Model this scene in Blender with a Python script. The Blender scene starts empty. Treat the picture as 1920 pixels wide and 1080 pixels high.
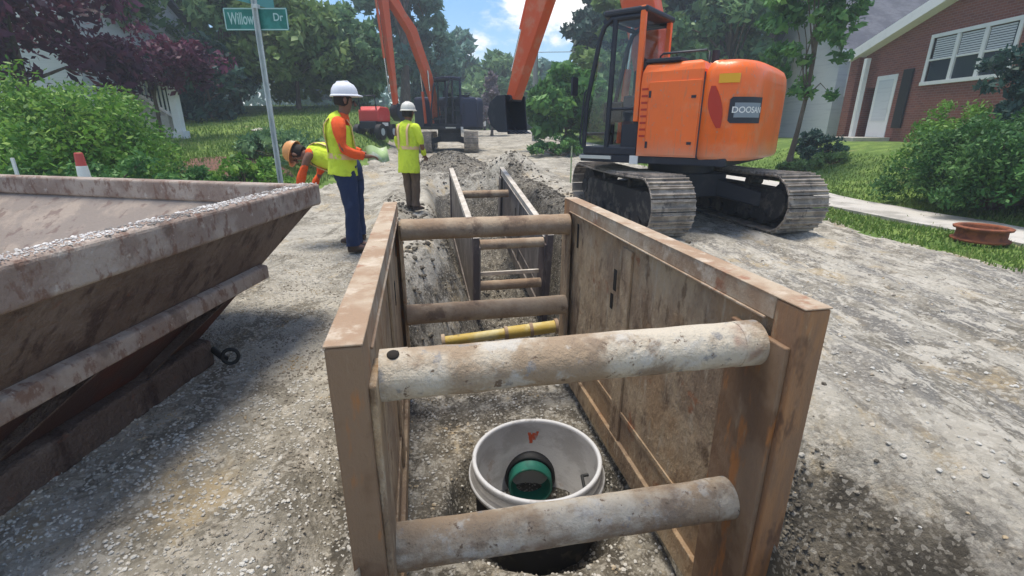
import bpy, math, random
import numpy as np
from mathutils import Vector, Matrix, noise
random.seed(7); rng = np.random.default_rng(7)
scene = bpy.context.scene
C = scene.collection
rad = math.radians
H = 1.45                       # eye height
# ------------------------------------------------------------------ camera
cam_d = bpy.data.cameras.new('camera'); cam = bpy.data.objects.new('camera', cam_d); C.objects.link(cam)
cam.location = (0, 0, H); cam.rotation_euler = (rad(90-18.43), 0, 0)
cam_d.sensor_width = 36; cam_d.lens = 36*900/1920; cam_d.clip_end = 2000; cam_d.clip_start = .02
scene.camera = cam
CP, SP = math.cos(rad(18.43)), math.sin(rad(18.43))
def at(u, v, y):
    """world point on the sight line of photo pixel (u,v) at distance y ahead"""
    a, b = (u-960)/900, (v-540)/900
    fw = CP-b*SP; dn = SP+b*CP; t = y/fw
    return Vector((a*t, y, H-dn*t))

# ------------------------------------------------------------------ materials
def _new(name):
    m = bpy.data.materials.new(name); m.use_nodes = True
    nt = m.node_tree; return m, nt, nt.nodes['Principled BSDF']
def _math(nt, op, a, b=None):
    n = nt.nodes.new('ShaderNodeMath'); n.operation = op
    for i, v in enumerate((a, b)):
        if v is None: continue
        if isinstance(v, (int, float)): n.inputs[i].default_value = v
        else: nt.links.new(v, n.inputs[i])
    return n.outputs[0]
def _vec(nt, stretch, src='Object'):
    tc = nt.nodes.new('ShaderNodeTexCoord'); mp = nt.nodes.new('ShaderNodeMapping')
    mp.inputs['Scale'].default_value = stretch
    nt.links.new(tc.outputs[src], mp.inputs[0]); return mp.outputs[0]
def _noise(nt, vec, scale, detail=4, rough=.6, dist=0.):
    n = nt.nodes.new('ShaderNodeTexNoise'); n.inputs['Scale'].default_value = scale
    n.inputs['Detail'].default_value = detail; n.inputs['Roughness'].default_value = rough
    n.inputs['Distortion'].default_value = dist
    nt.links.new(vec, n.inputs['Vector']); return n.outputs[0]
def _ramp(nt, f, lo, hi):
    r = nt.nodes.new('ShaderNodeMapRange'); r.inputs[1].default_value = lo; r.inputs[2].default_value = hi
    r.interpolation_type = 'SMOOTHSTEP'
    nt.links.new(f, r.inputs[0]); return r.outputs[0]
def _mix(nt, f, a, b):
    n = nt.nodes.new('ShaderNodeMix'); n.data_type = 'RGBA'
    if isinstance(f, (int, float)): n.inputs[0].default_value = f
    else: nt.links.new(f, n.inputs[0])
    for i, v in ((6, a), (7, b)):
        if isinstance(v, tuple): n.inputs[i].default_value = (*v[:3], 1)
        else: nt.links.new(v, n.inputs[i])
    return n.outputs[2]
def mat(name, base, layers=(), rough=.8, bump=0, bscale=30, bstretch=(1,1,1), metal=0, spec=.4, bdist=.02, coat=0):
    """layers: (colour, scale, lo, hi, stretch, kind[, strength]) each mixed over the base where its noise is above lo..hi"""
    m, nt, p = _new(name)
    col = base
    for L in layers:
        c, sc, lo, hi, st, kind = L[:6]; k = L[6] if len(L) > 6 else 1
        v = _vec(nt, st)
        if kind == 'v':
            n = nt.nodes.new('ShaderNodeTexVoronoi'); n.inputs['Scale'].default_value = sc
            nt.links.new(v, n.inputs['Vector'])
            s = nt.nodes.new('ShaderNodeSeparateColor'); nt.links.new(n.outputs['Color'], s.inputs[0]); f = s.outputs[0]
        elif kind == 'z':
            s = nt.nodes.new('ShaderNodeSeparateXYZ'); nt.links.new(v, s.inputs[0])
            f = _math(nt, 'ADD', s.outputs[2], _math(nt, 'MULTIPLY', _math(nt, 'SUBTRACT', _noise(nt, v, sc, 3), .5), .5))
        else: f = _noise(nt, v, sc, 6 if kind == 'f' else 4, .65, .3 if kind == 'd' else 0)
        f = _ramp(nt, f, lo, hi)
        if k != 1: f = _math(nt, 'MULTIPLY', f, k)
        col = _mix(nt, f, col, c)
    if isinstance(col, tuple): p.inputs['Base Color'].default_value = (*col, 1)
    else: nt.links.new(col, p.inputs['Base Color'])
    p.inputs['Roughness'].default_value = rough; p.inputs['Metallic'].default_value = metal
    p.inputs['Specular IOR Level'].default_value = spec
    if coat: p.inputs['Coat Weight'].default_value = coat
    if bump:
        v = _vec(nt, bstretch); f = _noise(nt, v, bscale, 6, .7)
        b = nt.nodes.new('ShaderNodeBump'); b.inputs['Strength'].default_value = bump; b.inputs['Distance'].default_value = bdist
        nt.links.new(f, b.inputs['Height']); nt.links.new(b.outputs[0], p.inputs['Normal'])
    return m
def leafmat(name, a, b, c, scale=.9):
    m, nt, p = _new(name)
    v = _vec(nt, (1,1,1))
    col = _mix(nt, _ramp(nt, _noise(nt, v, scale, 3), .38, .62), a, b)
    at_ = nt.nodes.new('ShaderNodeAttribute'); at_.attribute_name = 'tint'
    col = _mix(nt, _ramp(nt, at_.outputs['Fac'], .45, 1.0), col, c)
    nt.links.new(col, p.inputs['Base Color']); p.inputs['Roughness'].default_value = .55
    p.inputs['Specular IOR Level'].default_value = .3
    tr = nt.nodes.new('ShaderNodeBsdfTranslucent'); nt.links.new(col, tr.inputs[0])
    ms = nt.nodes.new('ShaderNodeMixShader'); ms.inputs[0].default_value = .3
    nt.links.new(p.outputs[0], ms.inputs[1]); nt.links.new(tr.outputs[0], ms.inputs[2])
    nt.links.new(ms.outputs[0], nt.nodes['Material Output'].inputs[0]); return m
def glassmat(name, col=(.05,.07,.08), rough=.05):
    m, nt, p = _new(name); p.inputs['Base Color'].default_value = (*col, 1); p.inputs['Roughness'].default_value = rough
    p.inputs['Specular IOR Level'].default_value = .8; return m
def clearglass(name, tint=(.86,.93,.93), refl=.06):
    m, nt, p = _new(name)
    t = nt.nodes.new('ShaderNodeBsdfTransparent'); t.inputs[0].default_value = (*tint, 1)
    g = nt.nodes.new('ShaderNodeBsdfGlossy'); g.inputs['Roughness'].default_value = .04
    ms = nt.nodes.new('ShaderNodeMixShader'); ms.inputs[0].default_value = refl
    nt.links.new(t.outputs[0], ms.inputs[1]); nt.links.new(g.outputs[0], ms.inputs[2])
    nt.links.new(ms.outputs[0], nt.nodes['Material Output'].inputs[0]); return m
def brickmat(name, a, b, mortar):
    m, nt, p = _new(name)
    tc = nt.nodes.new('ShaderNodeTexCoord'); s = nt.nodes.new('ShaderNodeSeparateXYZ'); nt.links.new(tc.outputs['Object'], s.inputs[0])
    cb = nt.nodes.new('ShaderNodeCombineXYZ')
    nt.links.new(_math(nt, 'ADD', s.outputs[0], s.outputs[1]), cb.inputs[0]); nt.links.new(s.outputs[2], cb.inputs[1])
    br = nt.nodes.new('ShaderNodeTexBrick'); nt.links.new(cb.outputs[0], br.inputs['Vector'])
    br.inputs['Color1'].default_value = (*a,1); br.inputs['Color2'].default_value = (*b,1); br.inputs['Mortar'].default_value = (*mortar,1)
    br.inputs['Scale'].default_value = 1; br.inputs['Brick Width'].default_value = .21; br.inputs['Row Height'].default_value = .075
    br.inputs['Mortar Size'].default_value = .008
    n = _noise(nt, tc.outputs['Object'], 1.7, 4)
    nt.links.new(_mix(nt, _math(nt, 'MULTIPLY', n, .5), br.outputs[0], tuple(x*.6 for x in a)), p.inputs['Base Color'])
    p.inputs['Roughness'].default_value = .9; return m

MUD = (.47,.375,.27); STEEL = (.215,.145,.088); RUST = (.30,.115,.035)
V = (5,5,.7)   # vertical streaks
M = {}
M['panel'] = mat('muddy_steel_panel', (.29,.20,.125), [((.50,.37,.23),2.2,.40,.62,(1,1,.6),'f'), ((.16,.10,.055),5,.53,.64,(1.5,1.5,.8),'f',.8), ((.42,.27,.145),1.3,.50,.62,(1,1,1),'f',.8), ((.50,.40,.28),6,.54,.68,(2.5,2.5,.5),'f',.8), ((.30,.12,.05),5,.62,.72,(1,1,1),'n',.8)], .82, .8, 7, (1,1,.6), bdist=.05)
M['rail'] = mat('worn_steel_rail', (.35,.235,.15), [(MUD,2.4,.42,.60,(1,1,1),'f'), ((.58,.49,.38),7,.52,.66,(1,1,1),'f',.8), ((.30,.13,.07),5,.60,.70,(1,1,1),'n',.8)], .78, .5, 40)
M['post'] = mat('rusty_steel_post', (.27,.175,.105), [((.19,.11,.06),2,.5,.62,(1,1,1),'n'), ((.42,.17,.05),2.6,.54,.66,(3,3,.8),'n',.9), ((.33,.24,.15),5,.58,.7,(2,2,.6),'f',.8)], .75, .45, 30, (1,1,.5))
M['postred'] = mat('orange_rust_post', (.27,.155,.085), [((.40,.20,.085),2.2,.42,.58,(4,4,.6),'n',.9), ((.13,.07,.04),3,.52,.62,(2,2,.8),'n',.8), ((.42,.32,.2),6,.6,.7,(2,2,.6),'f',.7)], .75, .45, 30, (1,1,.5))
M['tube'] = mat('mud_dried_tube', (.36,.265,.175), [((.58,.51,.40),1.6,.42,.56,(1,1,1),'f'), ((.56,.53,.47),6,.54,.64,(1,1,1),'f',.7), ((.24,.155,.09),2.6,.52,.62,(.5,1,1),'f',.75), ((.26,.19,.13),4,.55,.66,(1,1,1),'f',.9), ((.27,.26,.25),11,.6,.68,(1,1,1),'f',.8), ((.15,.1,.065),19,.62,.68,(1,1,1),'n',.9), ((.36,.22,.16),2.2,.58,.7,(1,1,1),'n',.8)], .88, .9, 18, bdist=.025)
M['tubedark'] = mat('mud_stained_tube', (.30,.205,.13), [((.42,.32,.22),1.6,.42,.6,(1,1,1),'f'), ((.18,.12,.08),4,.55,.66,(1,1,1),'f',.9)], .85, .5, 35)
M['hole'] = mat('pin_hole_black', (.02,.016,.012), (), .9)
M['binrim'] = mat('bin_rim_steel', (.27,.20,.16), [((.40,.33,.275),3,.42,.6,(1,1,1),'f'), ((.17,.085,.055),9,.52,.62,(2,2,1),'f',.7), ((.50,.44,.38),16,.60,.68,(1,1,1),'f',.7), ((.13,.09,.07),5,.58,.68,(1,1,.6),'f',.6)], .8, .7, 14, bdist=.03)
M['binside'] = mat('bin_side_steel', (.125,.085,.066), [((.18,.132,.105),2.2,.44,.6,(1,1,1),'f'), ((.06,.035,.028),3,.50,.64,(3,3,.8),'f',.9), ((.21,.15,.11),7,.58,.70,(5,5,.5),'f',.6), ((.17,.07,.04),11,.62,.7,(1,1,1),'f',.6)], .75, .8, 5, bdist=.10)
M['binred'] = mat('bin_red_primer', (.085,.028,.02), [((.06,.03,.025),3,.45,.6,(1,1,1),'n')], .7, .3, 30)
M['binin'] = mat('bin_inside_steel', (.25,.21,.18), [((.34,.28,.23),3,.45,.6,(1,1,1),'f'), ((.15,.10,.085),4,.55,.66,(2,2,.6),'n',.7)], .85, .4, 30)
def groundmat():
    m, nt, p = _new('gravel_and_mud')
    v = _vec(nt, (1,1,1)); mul = lambda a, b: _math(nt, 'MULTIPLY', a, b)
    tc = nt.nodes.new('ShaderNodeTexCoord'); s = nt.nodes.new('ShaderNodeSeparateXYZ'); nt.links.new(tc.outputs['Object'], s.inputs[0])
    col = _mix(nt, _ramp(nt, _noise(nt, v, .9, 6, .65, .5), .40, .60), (.28,.255,.205), (.46,.425,.355))
    col = _mix(nt, mul(_ramp(nt, _noise(nt, _vec(nt,(1.5,.6,1)), 1.6, 7, .72, .6), .51, .59),.85), col, (.165,.148,.115))
    col = _mix(nt, mul(_ramp(nt, _noise(nt, _vec(nt,(1.3,.8,1)), 1.3, 6, .7), .54, .64),.8), col, (.43,.34,.21))
    col = _mix(nt, mul(_ramp(nt, _noise(nt, v, 5.5, 7, .75), .54, .62),.65), col, (.60,.55,.46))
    road = _ramp(nt, s.outputs[0], 1.3, 2.6)
    st = _ramp(nt, _noise(nt, _vec(nt,(2.0,.6,1)), 1.5, 9, .76, .6), .50, .58)
    col = _mix(nt, mul(mul(road,st),.8), col, (.175,.168,.155))
    st2 = _ramp(nt, _noise(nt, _vec(nt,(1.9,.7,1)), 3.1, 8, .75, .5), .52, .58)
    col = _mix(nt, mul(mul(road,st2),.85), col, (.56,.52,.44))
    st3 = _ramp(nt, _noise(nt, _vec(nt,(1.6,.9,1)), 7, 8, .75, .5), .58, .63)
    col = _mix(nt, mul(mul(road,st3),.8), col, (.11,.10,.085))
    sa = nt.nodes.new('ShaderNodeAttribute'); sa.attribute_name = 'soil'  # soil mask, also carrying the shade painted round the manhole barrel
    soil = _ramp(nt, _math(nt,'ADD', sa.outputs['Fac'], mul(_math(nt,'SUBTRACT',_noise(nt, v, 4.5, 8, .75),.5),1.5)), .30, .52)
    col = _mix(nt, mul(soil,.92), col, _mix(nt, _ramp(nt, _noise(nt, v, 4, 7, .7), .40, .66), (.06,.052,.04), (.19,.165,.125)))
    for sc, thr, c, k in ((46,.88,(.62,.58,.50),.45), (33,.93,(.17,.15,.12),.45), (80,.84,(.56,.52,.44),.3)):
        n = nt.nodes.new('ShaderNodeTexVoronoi'); n.inputs['Scale'].default_value = sc
        nt.links.new(v, n.inputs['Vector'])
        sp = nt.nodes.new('ShaderNodeSeparateColor'); nt.links.new(n.outputs['Color'], sp.inputs[0])
        col = _mix(nt, mul(_ramp(nt, sp.outputs[0], thr-.02, thr+.02),k), col, c)
    nt.links.new(col, p.inputs['Base Color']); p.inputs['Roughness'].default_value = .92; p.inputs['Specular IOR Level'].default_value = .25
    vo = nt.nodes.new('ShaderNodeTexVoronoi'); vo.inputs['Scale'].default_value = 45; nt.links.new(v, vo.inputs['Vector'])
    hsum = _math(nt,'ADD', mul(vo.outputs['Distance'],-.35), mul(_noise(nt, v, 9, 9, .75),2.2))
    b = nt.nodes.new('ShaderNodeBump'); b.inputs['Strength'].default_value = .75; b.inputs['Distance'].default_value = .03
    nt.links.new(hsum, b.inputs['Height']); nt.links.new(b.outputs[0], p.inputs['Normal'])
    return m
M['ground'] = groundmat()
M['stone'] = mat('crushed_stone', (.40,.38,.335), [((.53,.51,.46),9,.5,.56,(1,1,1),'v'), ((.25,.22,.175),8,.74,.78,(1,1,1),'v'), ((.42,.33,.21),3,.56,.66,(1,1,1),'n')], .9, .3, 60)
M['binstone'] = mat('pale_crushed_stone', (.56,.53,.49), [((.74,.71,.67),14,.5,.56,(1,1,1),'v'), ((.27,.25,.23),11,.75,.79,(1,1,1),'v')], .9, .3, 60)
M['clod'] = mat('damp_soil_clod', (.10,.086,.066), [((.17,.15,.115),5,.45,.6,(1,1,1),'f')], .95, .6, 40)
M['lawn'] = mat('lawn_turf', (.10,.17,.03), [((.17,.25,.05),2,.45,.6,(1,1,1),'f'), ((.06,.10,.02),5,.55,.7,(1,1,1),'f',.7), ((.28,.26,.12),1.1,.62,.7,(1,1,1),'n',.6)], .95, .8, 60)
M['grass'] = leafmat('grass_blade', (.10,.20,.03), (.17,.27,.05), (.26,.32,.10), 1.5)
M['drygrass'] = mat('dry_verge', (.36,.33,.22), [((.15,.19,.05),2.5,.48,.6,(1,1,1),'f')], .95, .6, 60)
M['concrete'] = mat('pale_concrete', (.52,.49,.44), [((.34,.32,.28),1.5,.45,.6,(1,1,1),'f'), ((.52,.50,.45),6,.55,.65,(1,1,1),'f',.7)], .9, .3, 60)
M['mulch'] = mat('red_mulch', (.20,.10,.07), [((.10,.06,.045),14,.45,.6,(1,1,1),'f')], .95, .7, 50)
M['orange'] = mat('orange_machine_paint', (.88,.155,.014), [((.66,.11,.015),1.6,.5,.7,(1,1,1),'f',.4), ((.62,.40,.25),2.2,.50,.70,(1,1,1),'f',.34), ((.40,.20,.11),7,.55,.66,(4,4,.4),'f',.45), ((.33,.27,.22),16,.62,.68,(1,1,1),'f',.5), ((.5,.38,.28),1,1.35,1.0,(1,1,1),'z',.5)], .42, .04, 5, coat=.15)
M['orangefaded'] = mat('dusty_orange_paint', (.62,.09,.02), [((.55,.24,.14),3,.48,.66,(1,1,1),'f',.6)], .45, .1, 20)
M['redorange'] = mat('far_orange_paint', (.62,.105,.035), [((.5,.2,.12),2,.5,.66,(1,1,1),'f',.6)], .5)
M['navy'] = mat('dark_blue_black_paint', (.018,.022,.034), [((.06,.06,.065),4,.52,.7,(1,1,1),'f',.6)], .5, .1, 20)
M['black'] = mat('black_rubber', (.018,.018,.018), (), .6)
M['trackmud'] = mat('muddy_track_steel', (.22,.19,.16), [((.38,.33,.275),5,.42,.6,(1,1,1),'f'), ((.09,.08,.075),9,.56,.66,(1,1,1),'f',.8)], .75, .4, 30)
M['trackdark'] = mat('greasy_track_frame', (.035,.033,.034), [((.14,.125,.105),4,.48,.62,(1,1,1),'f',.8)], .7, .4, 25)
M['white'] = mat('white_paint', (.78,.78,.76), [((.6,.6,.57),3,.5,.7,(1,1,1),'f',.4)], .6)
M['yellow'] = mat('yellow_decal', (.80,.42,.02), (), .5)
M['redrecess'] = mat('deep_red_recess', (.45,.03,.01), (), .5)  # deep red for the grab recess and the louvre slats
M['glass'] = clearglass('cab_glass')
M['darkglass'] = glassmat('house_window_glass', (.03,.045,.06))
M['hydraulic'] = mat('chrome_rod', (.55,.55,.55), (), .25, metal=1)
M['yellowpaint'] = mat('yellow_strut_paint', (.50,.35,.07), [((.58,.49,.24),3,.45,.6,(1,1,1),'f'), ((.25,.17,.07),7,.58,.68,(1,1,1),'f',.8)], .6, .2, 30)
M['greypvc'] = mat('grey_precast_wall', (.33,.32,.31), [((.25,.24,.23),2.5,.46,.62,(1,1,1.5),'f'), ((.24,.19,.16),6,.62,.70,(1,1,1),'f',.7)], .75, .15, 30)
M['whitelip'] = mat('pale_ring_lip', (.55,.55,.55), [((.33,.31,.28),8,.56,.68,(1,1,1),'f',.7)], .6, .1, 40)
M['barrel_shade'] = mat('barrel_shade_black', (.022,.02,.018), [((.10,.085,.06),5,.52,.66,(1,1,1),'f',.8)], .7)  # barrel side below the ring: shade painted near black, with soil stain
M['green'] = mat('green_sewer_pipe', (.012,.12,.085), [((.02,.17,.12),3,.5,.6,(1,1,1),'n'), ((.20,.19,.15),7,.58,.68,(1,1,1),'f',.6)], .5)
M['darkgreen'] = mat('dark_green_pipe_inside', (.008,.15,.10), (), .5)
M['spray'] = mat('orange_spray_paint', (.62,.10,.04), [((.40,.30,.26),16,.5,.6,(1,1,1),'f',.8)], .8)
M['bark'] = mat('bark', (.10,.075,.055), [((.18,.15,.12),6,.5,.62,(1,1,.3),'f')], .95, .6, 20, (1,1,.3))
L = {}
L['bright'] = leafmat('bright_green_leaves', (.060,.17,.022), (.14,.31,.04), (.30,.46,.09), 1.3)
L['deep'] = leafmat('deep_green_leaves', (0.047,0.149,0.041), (0.095,0.230,0.054), (0.216,0.405,0.108), 1.0)
L['mid'] = leafmat('mid_green_leaves', (0.084,0.182,0.084), (0.154,0.280,0.119), (0.308,0.462,0.210), .5)
L['deepbush'] = leafmat('shrub_leaves', (.03,.10,.025), (.065,.17,.04), (.15,.30,.08), 1.2)
L['teal'] = leafmat('haze_tinted_leaves', (0.068,0.165,0.128), (0.128,0.255,0.188), (0.255,0.420,0.330), .45)  # distance haze tinted into the leaf colour of the far trees
L['dark'] = leafmat('dark_evergreen_leaves', (0.018,0.054,0.045), (0.038,0.093,0.068), (0.090,0.180,0.135), .6)
L['purple'] = leafmat('purple_leaves', (.055,.018,.045), (.12,.025,.055), (.20,.06,.12), .8)
L['mauve'] = leafmat('dusty_mauve_leaves', (.17,.14,.17), (.24,.20,.23), (.34,.30,.33), .6)
L['yellowish'] = leafmat('yellow_green_leaves', (0.103,0.196,0.052), (0.172,0.276,0.081), (0.299,0.414,0.161), .6)
M['brick'] = brickmat('red_brick', (.27,.085,.055), (.18,.055,.042), (.27,.18,.15))
M['shingle'] = mat('grey_shingle', (.10,.105,.125), [((.15,.155,.175),1.4,.42,.6,(1,1,1),'f'), ((.07,.07,.085),12,.5,.62,(.3,1,3),'n',.6)], .9, .3, 30)
M['siding'] = mat('white_siding', (.62,.64,.66), [((.50,.52,.55),2,.5,.65,(.3,.3,8),'n',.6)], .7)
M['slate'] = mat('slate_blue_siding', (.035,.05,.09), [((.05,.07,.12),2,.5,.65,(.3,.3,8),'n',.6)], .7)
M['signgreen'] = mat('street_sign_green', (.012,.15,.125), [((.03,.22,.19),4,.45,.6,(1,1,1),'f')], .5); M['signteal'] = mat('street_sign_teal', (.10,.34,.33), (), .35)  # second colour is a paler teal for the crossing blade
M['signtext'] = mat('street_sign_white', (.36,.55,.53), (), .5)
M['galv'] = mat('galvanised_post', (.42,.48,.48), [((.56,.62,.62),5,.45,.6,(1,1,.4),'f')], .5)
M['skin'] = mat('skin', (.36,.18,.11), (), .6)
M['skindark'] = mat('tanned_skin', (.20,.10,.065), (), .6)
M['hivis'] = mat('hi_vis_yellow_cloth', (.66,.80,.05), [((.50,.62,.04),9,.5,.62,(1,1,1),'n',.5)], .85, .5, 18, bdist=.03)
M['orangecloth'] = mat('orange_shirt_cloth', (.85,.11,.02), [((.62,.08,.02),9,.5,.62,(1,1,1),'n',.5)], .85, .5, 18, bdist=.03)
M['silver'] = mat('reflective_silver_tape', (.62,.62,.56), (), .4)
M['denim'] = mat('dark_navy_denim', (.018,.033,.085), [((.04,.06,.13),9,.5,.64,(1,1,.5),'f',.6)], .9, .5, 16, bdist=.03)
M['khaki'] = mat('brown_work_trousers', (.13,.085,.055), [((.2,.14,.09),9,.5,.64,(1,1,.5),'f',.6)], .9, .5, 16, bdist=.03)
M['helmet'] = mat('white_hard_hat', (.74,.75,.80), (), .35)
M['helmetcream'] = mat('cream_hard_hat', (.70,.68,.60), (), .35)
M['leather'] = mat('brown_boot_leather', (.07,.045,.03), (), .7)
M['hair'] = mat('dark_hair', (.02,.015,.012), (), .8)
M['cream'] = mat('cream_plastic', (.74,.62,.46), (), .45)
M['casting'] = mat('rusty_iron_casting', (.27,.085,.035), [((.16,.05,.025),7,.45,.6,(1,1,1),'f')], .85, .4, 40)
M['redpaint'] = mat('faded_red_paint', (.62,.06,.05), [((.66,.2,.18),3,.5,.7,(1,1,1),'f',.5)], .5)
M['conered'] = mat('cone_red_orange', (.36,.05,.04), (), .6)
M['plan'] = mat('pale_green_paper', (.34,.46,.22), [((.5,.55,.42),5,.5,.6,(1,1,1),'n')], .8)
M['poleswood'] = mat('weathered_pole', (.28,.29,.27), [((.38,.39,.36),4,.5,.6,(1,1,.2),'n')], .9)

# ------------------------------------------------------------------ mesh builder
class MB:
    def __init__(s, T=None): s.v = []; s.f = []; s.sm = []; s.T = T
    def add(s, vs, fs, smooth=False):
        o = len(s.v)
        s.v += [tuple(s.T @ Vector(p)) if s.T else tuple(p) for p in vs]
        s.f += [[i+o for i in f] for f in fs]; s.sm += [smooth]*len(fs); return s
    def box(s, c, d, R=None):
        x, y, z = d[0]/2, d[1]/2, d[2]/2
        P = [Vector((a, b, e)) for e in (-z, z) for b in (-y, y) for a in (-x, x)]
        if R is not None: P = [R @ p for p in P]
        c = Vector(c)
        return s.add([p+c for p in P], [(0,2,3,1),(4,5,7,6),(0,1,5,4),(2,6,7,3),(0,4,6,2),(1,3,7,5)])
    def hexa(s, P):   # 8 points: bottom loop 4, top loop 4
        return s.add(P, [(3,2,1,0),(4,5,6,7),(0,1,5,4),(1,2,6,5),(2,3,7,6),(3,0,4,7)])
    def tube(s, p0, p1, r0, r1=None, n=20, caps=True, segs=1, jit=0):
        r1 = r0 if r1 is None else r1
        pts = [Vector(p0).lerp(Vector(p1), i/segs) for i in range(segs+1)]
        return s.sweep(pts, [(r0+(r1-r0)*i/segs,)*2 for i in range(segs+1)], n=n, caps=caps)
    def sweep(s, pts, radii, side=None, n=14, caps=True):
        pts = [Vector(p) for p in pts]; rings = []
        for i, p in enumerate(pts):
            t = (pts[min(i+1, len(pts)-1)]-pts[max(i-1, 0)]).normalized()
            sd = Vector(side) if side is not None else (Vector((0,0,1)) if abs(t.z) < .9 else Vector((1,0,0)))
            a = (sd-t*sd.dot(t))
            a = a.normalized() if a.length > 1e-6 else t.orthogonal().normalized()
            b = t.cross(a); r = radii[i] if isinstance(radii[i], (tuple, list)) else (radii[i], radii[i])
            rings.append([p+a*(math.cos(k*2*math.pi/n)*r[0])+b*(math.sin(k*2*math.pi/n)*r[1]) for k in range(n)])
        vs = [q for r in rings for q in r]
        fs = [(i*n+k, i*n+(k+1) % n, (i+1)*n+(k+1) % n, (i+1)*n+k) for i in range(len(pts)-1) for k in range(n)]
        s.add(vs, fs, True)
        if caps:
            s.add(rings[0], [tuple(range(n))[::-1]]); s.add(rings[-1], [tuple(range(n))])
        return s
    def lathe(s, prof, c=(0,0,0), n=32, R=None, smooth=True, closed=False):
        c = Vector(c); vs = []
        for r, z in prof:
            for k in range(n):
                a = k*2*math.pi/n; p = Vector((r*math.cos(a), r*math.sin(a), z))
                vs.append((R @ p if R is not None else p)+c)
        m = len(prof); fs = []
        for i in range(m if closed else m-1):
            j = (i+1) % m
            fs += [(i*n+k, i*n+(k+1) % n, j*n+(k+1) % n, j*n+k) for k in range(n)]
        return s.add(vs, fs, smooth)
    def prism(s, poly, z0, z1, f):   # poly of 2-D points, f(a, b, t) -> 3-D
        n = len(poly); vs = [f(a, b, z0) for a, b in poly]+[f(a, b, z1) for a, b in poly]
        return s.add(vs, [tuple(range(n))[::-1], tuple(range(n, 2*n))]+[(i, (i+1) % n, n+(i+1) % n, n+i) for i in range(n)])
    def build(s, name, m, parent=None, bevel=0, loc=None, rot=None, segs=2, split=False):
        if split:
            par = list(range(len(s.v)))
            def find(a):
                while par[a] != a: par[a] = par[par[a]]; a = par[a]
                return a
            for f in s.f:
                for k in f[1:]: par[find(k)] = find(f[0])
            seen = {}
            for i, v_ in enumerate(s.v):
                k_ = (round(v_[0], 5), round(v_[1], 5), round(v_[2], 5))
                if k_ in seen: par[find(i)] = find(seen[k_])
                else: seen[k_] = i
            groups = {}
            for fi, f in enumerate(s.f): groups.setdefault(find(f[0]), []).append(fi)
            res = []
            for g in groups.values():
                q = MB(); used = sorted({k for fi in g for k in s.f[fi]}); mp_ = {k: i for i, k in enumerate(used)}
                q.v = [s.v[k] for k in used]; q.f = [[mp_[k] for k in s.f[fi]] for fi in g]; q.sm = [s.sm[fi] for fi in g]
                res.append(q.build(name, m, parent, bevel, loc, rot, segs))
            return res[0]
        me = bpy.data.meshes.new(name); me.from_pydata(s.v, [], s.f)
        me.polygons.foreach_set('use_smooth', s.sm); me.materials.append(m); me.validate(); me.update()
        o = bpy.data.objects.new(name, me); C.objects.link(o)
        if parent: o.parent = parent
        if loc is not None: o.location = loc
        if rot is not None: o.rotation_euler = rot
        import bmesh
        bm = bmesh.new(); bm.from_mesh(me); bmesh.ops.recalc_face_normals(bm, faces=bm.faces); bm.to_mesh(me); bm.free()
        if bevel:
            b = o.modifiers.new('bevel', 'BEVEL'); b.width = bevel; b.segments = segs; b.limit_method = 'ANGLE'; b.angle_limit = rad(40)
        return o
def empty(name, loc=(0,0,0), rz=0):
    o = bpy.data.objects.new(name, None); C.objects.link(o); o.location = loc; o.rotation_euler = (0,0,rz); o.empty_display_size = .2; return o
def tag(o, label=None, cat=None, group=None, kind=None):
    for k, v in (('label', label), ('category', cat), ('group', group), ('kind', kind)):
        if v: o[k] = v
    return o
def copy_tree(o, parent=None):
    c = o.copy(); C.objects.link(c); c.parent = parent
    for ch in [x for x in bpy.data.objects if x.parent == o]: copy_tree(ch, c)
    return c
def text_mesh(s, size=1.):
    cu = bpy.data.curves.new('tmp', 'FONT'); cu.body = s; cu.size = size; cu.align_x = 'CENTER'; cu.align_y = 'CENTER'; cu.offset = size*.018
    o = bpy.data.objects.new('tmp', cu); C.objects.link(o)
    dg = bpy.context.evaluated_depsgraph_get(); me = bpy.data.meshes.new_from_object(o.evaluated_get(dg))
    vs = [tuple(v.co) for v in me.vertices]; fs = [tuple(p.vertices) for p in me.polygons]
    bpy.data.objects.remove(o); bpy.data.curves.remove(cu); bpy.data.meshes.remove(me); return vs, fs

# ------------------------------------------------------------------ terrain
TH = rad(10.8)                                   # heading of the trench, to the left of straight ahead
TF = Vector((-math.sin(TH), math.cos(TH), 0)); TR = Vector((math.cos(TH), math.sin(TH), 0))
A0 = Vector((-.575, 1.327, 0)); BW, BL, BT = 1.795, 3.05, .115
def loc2w(r, f, z=0): return A0+TR*r+TF*f+Vector((0,0,z))
def ss(a, b, x): return np.clip((x-a)/(b-a), 0, 1)**2*(3-2*np.clip((x-a)/(b-a), 0, 1))
def base_h(x, y):
    z = np.clip(.034*(y-9), 0, 1.25)
    z = z*ss(7, 13, y)
    hl = np.clip(.125*(y-6.5), 0, 2.6)*ss(3.6, 7.5, -x)
    z = np.maximum(z, hl*1.0+z*(1-ss(3.6, 7.5, -x)))
    xr = x+.10*(y-6)
    hr = ss(7.4, 13, xr)*1.0
    return np.maximum(z, hr+z*.0)*1.0
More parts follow.
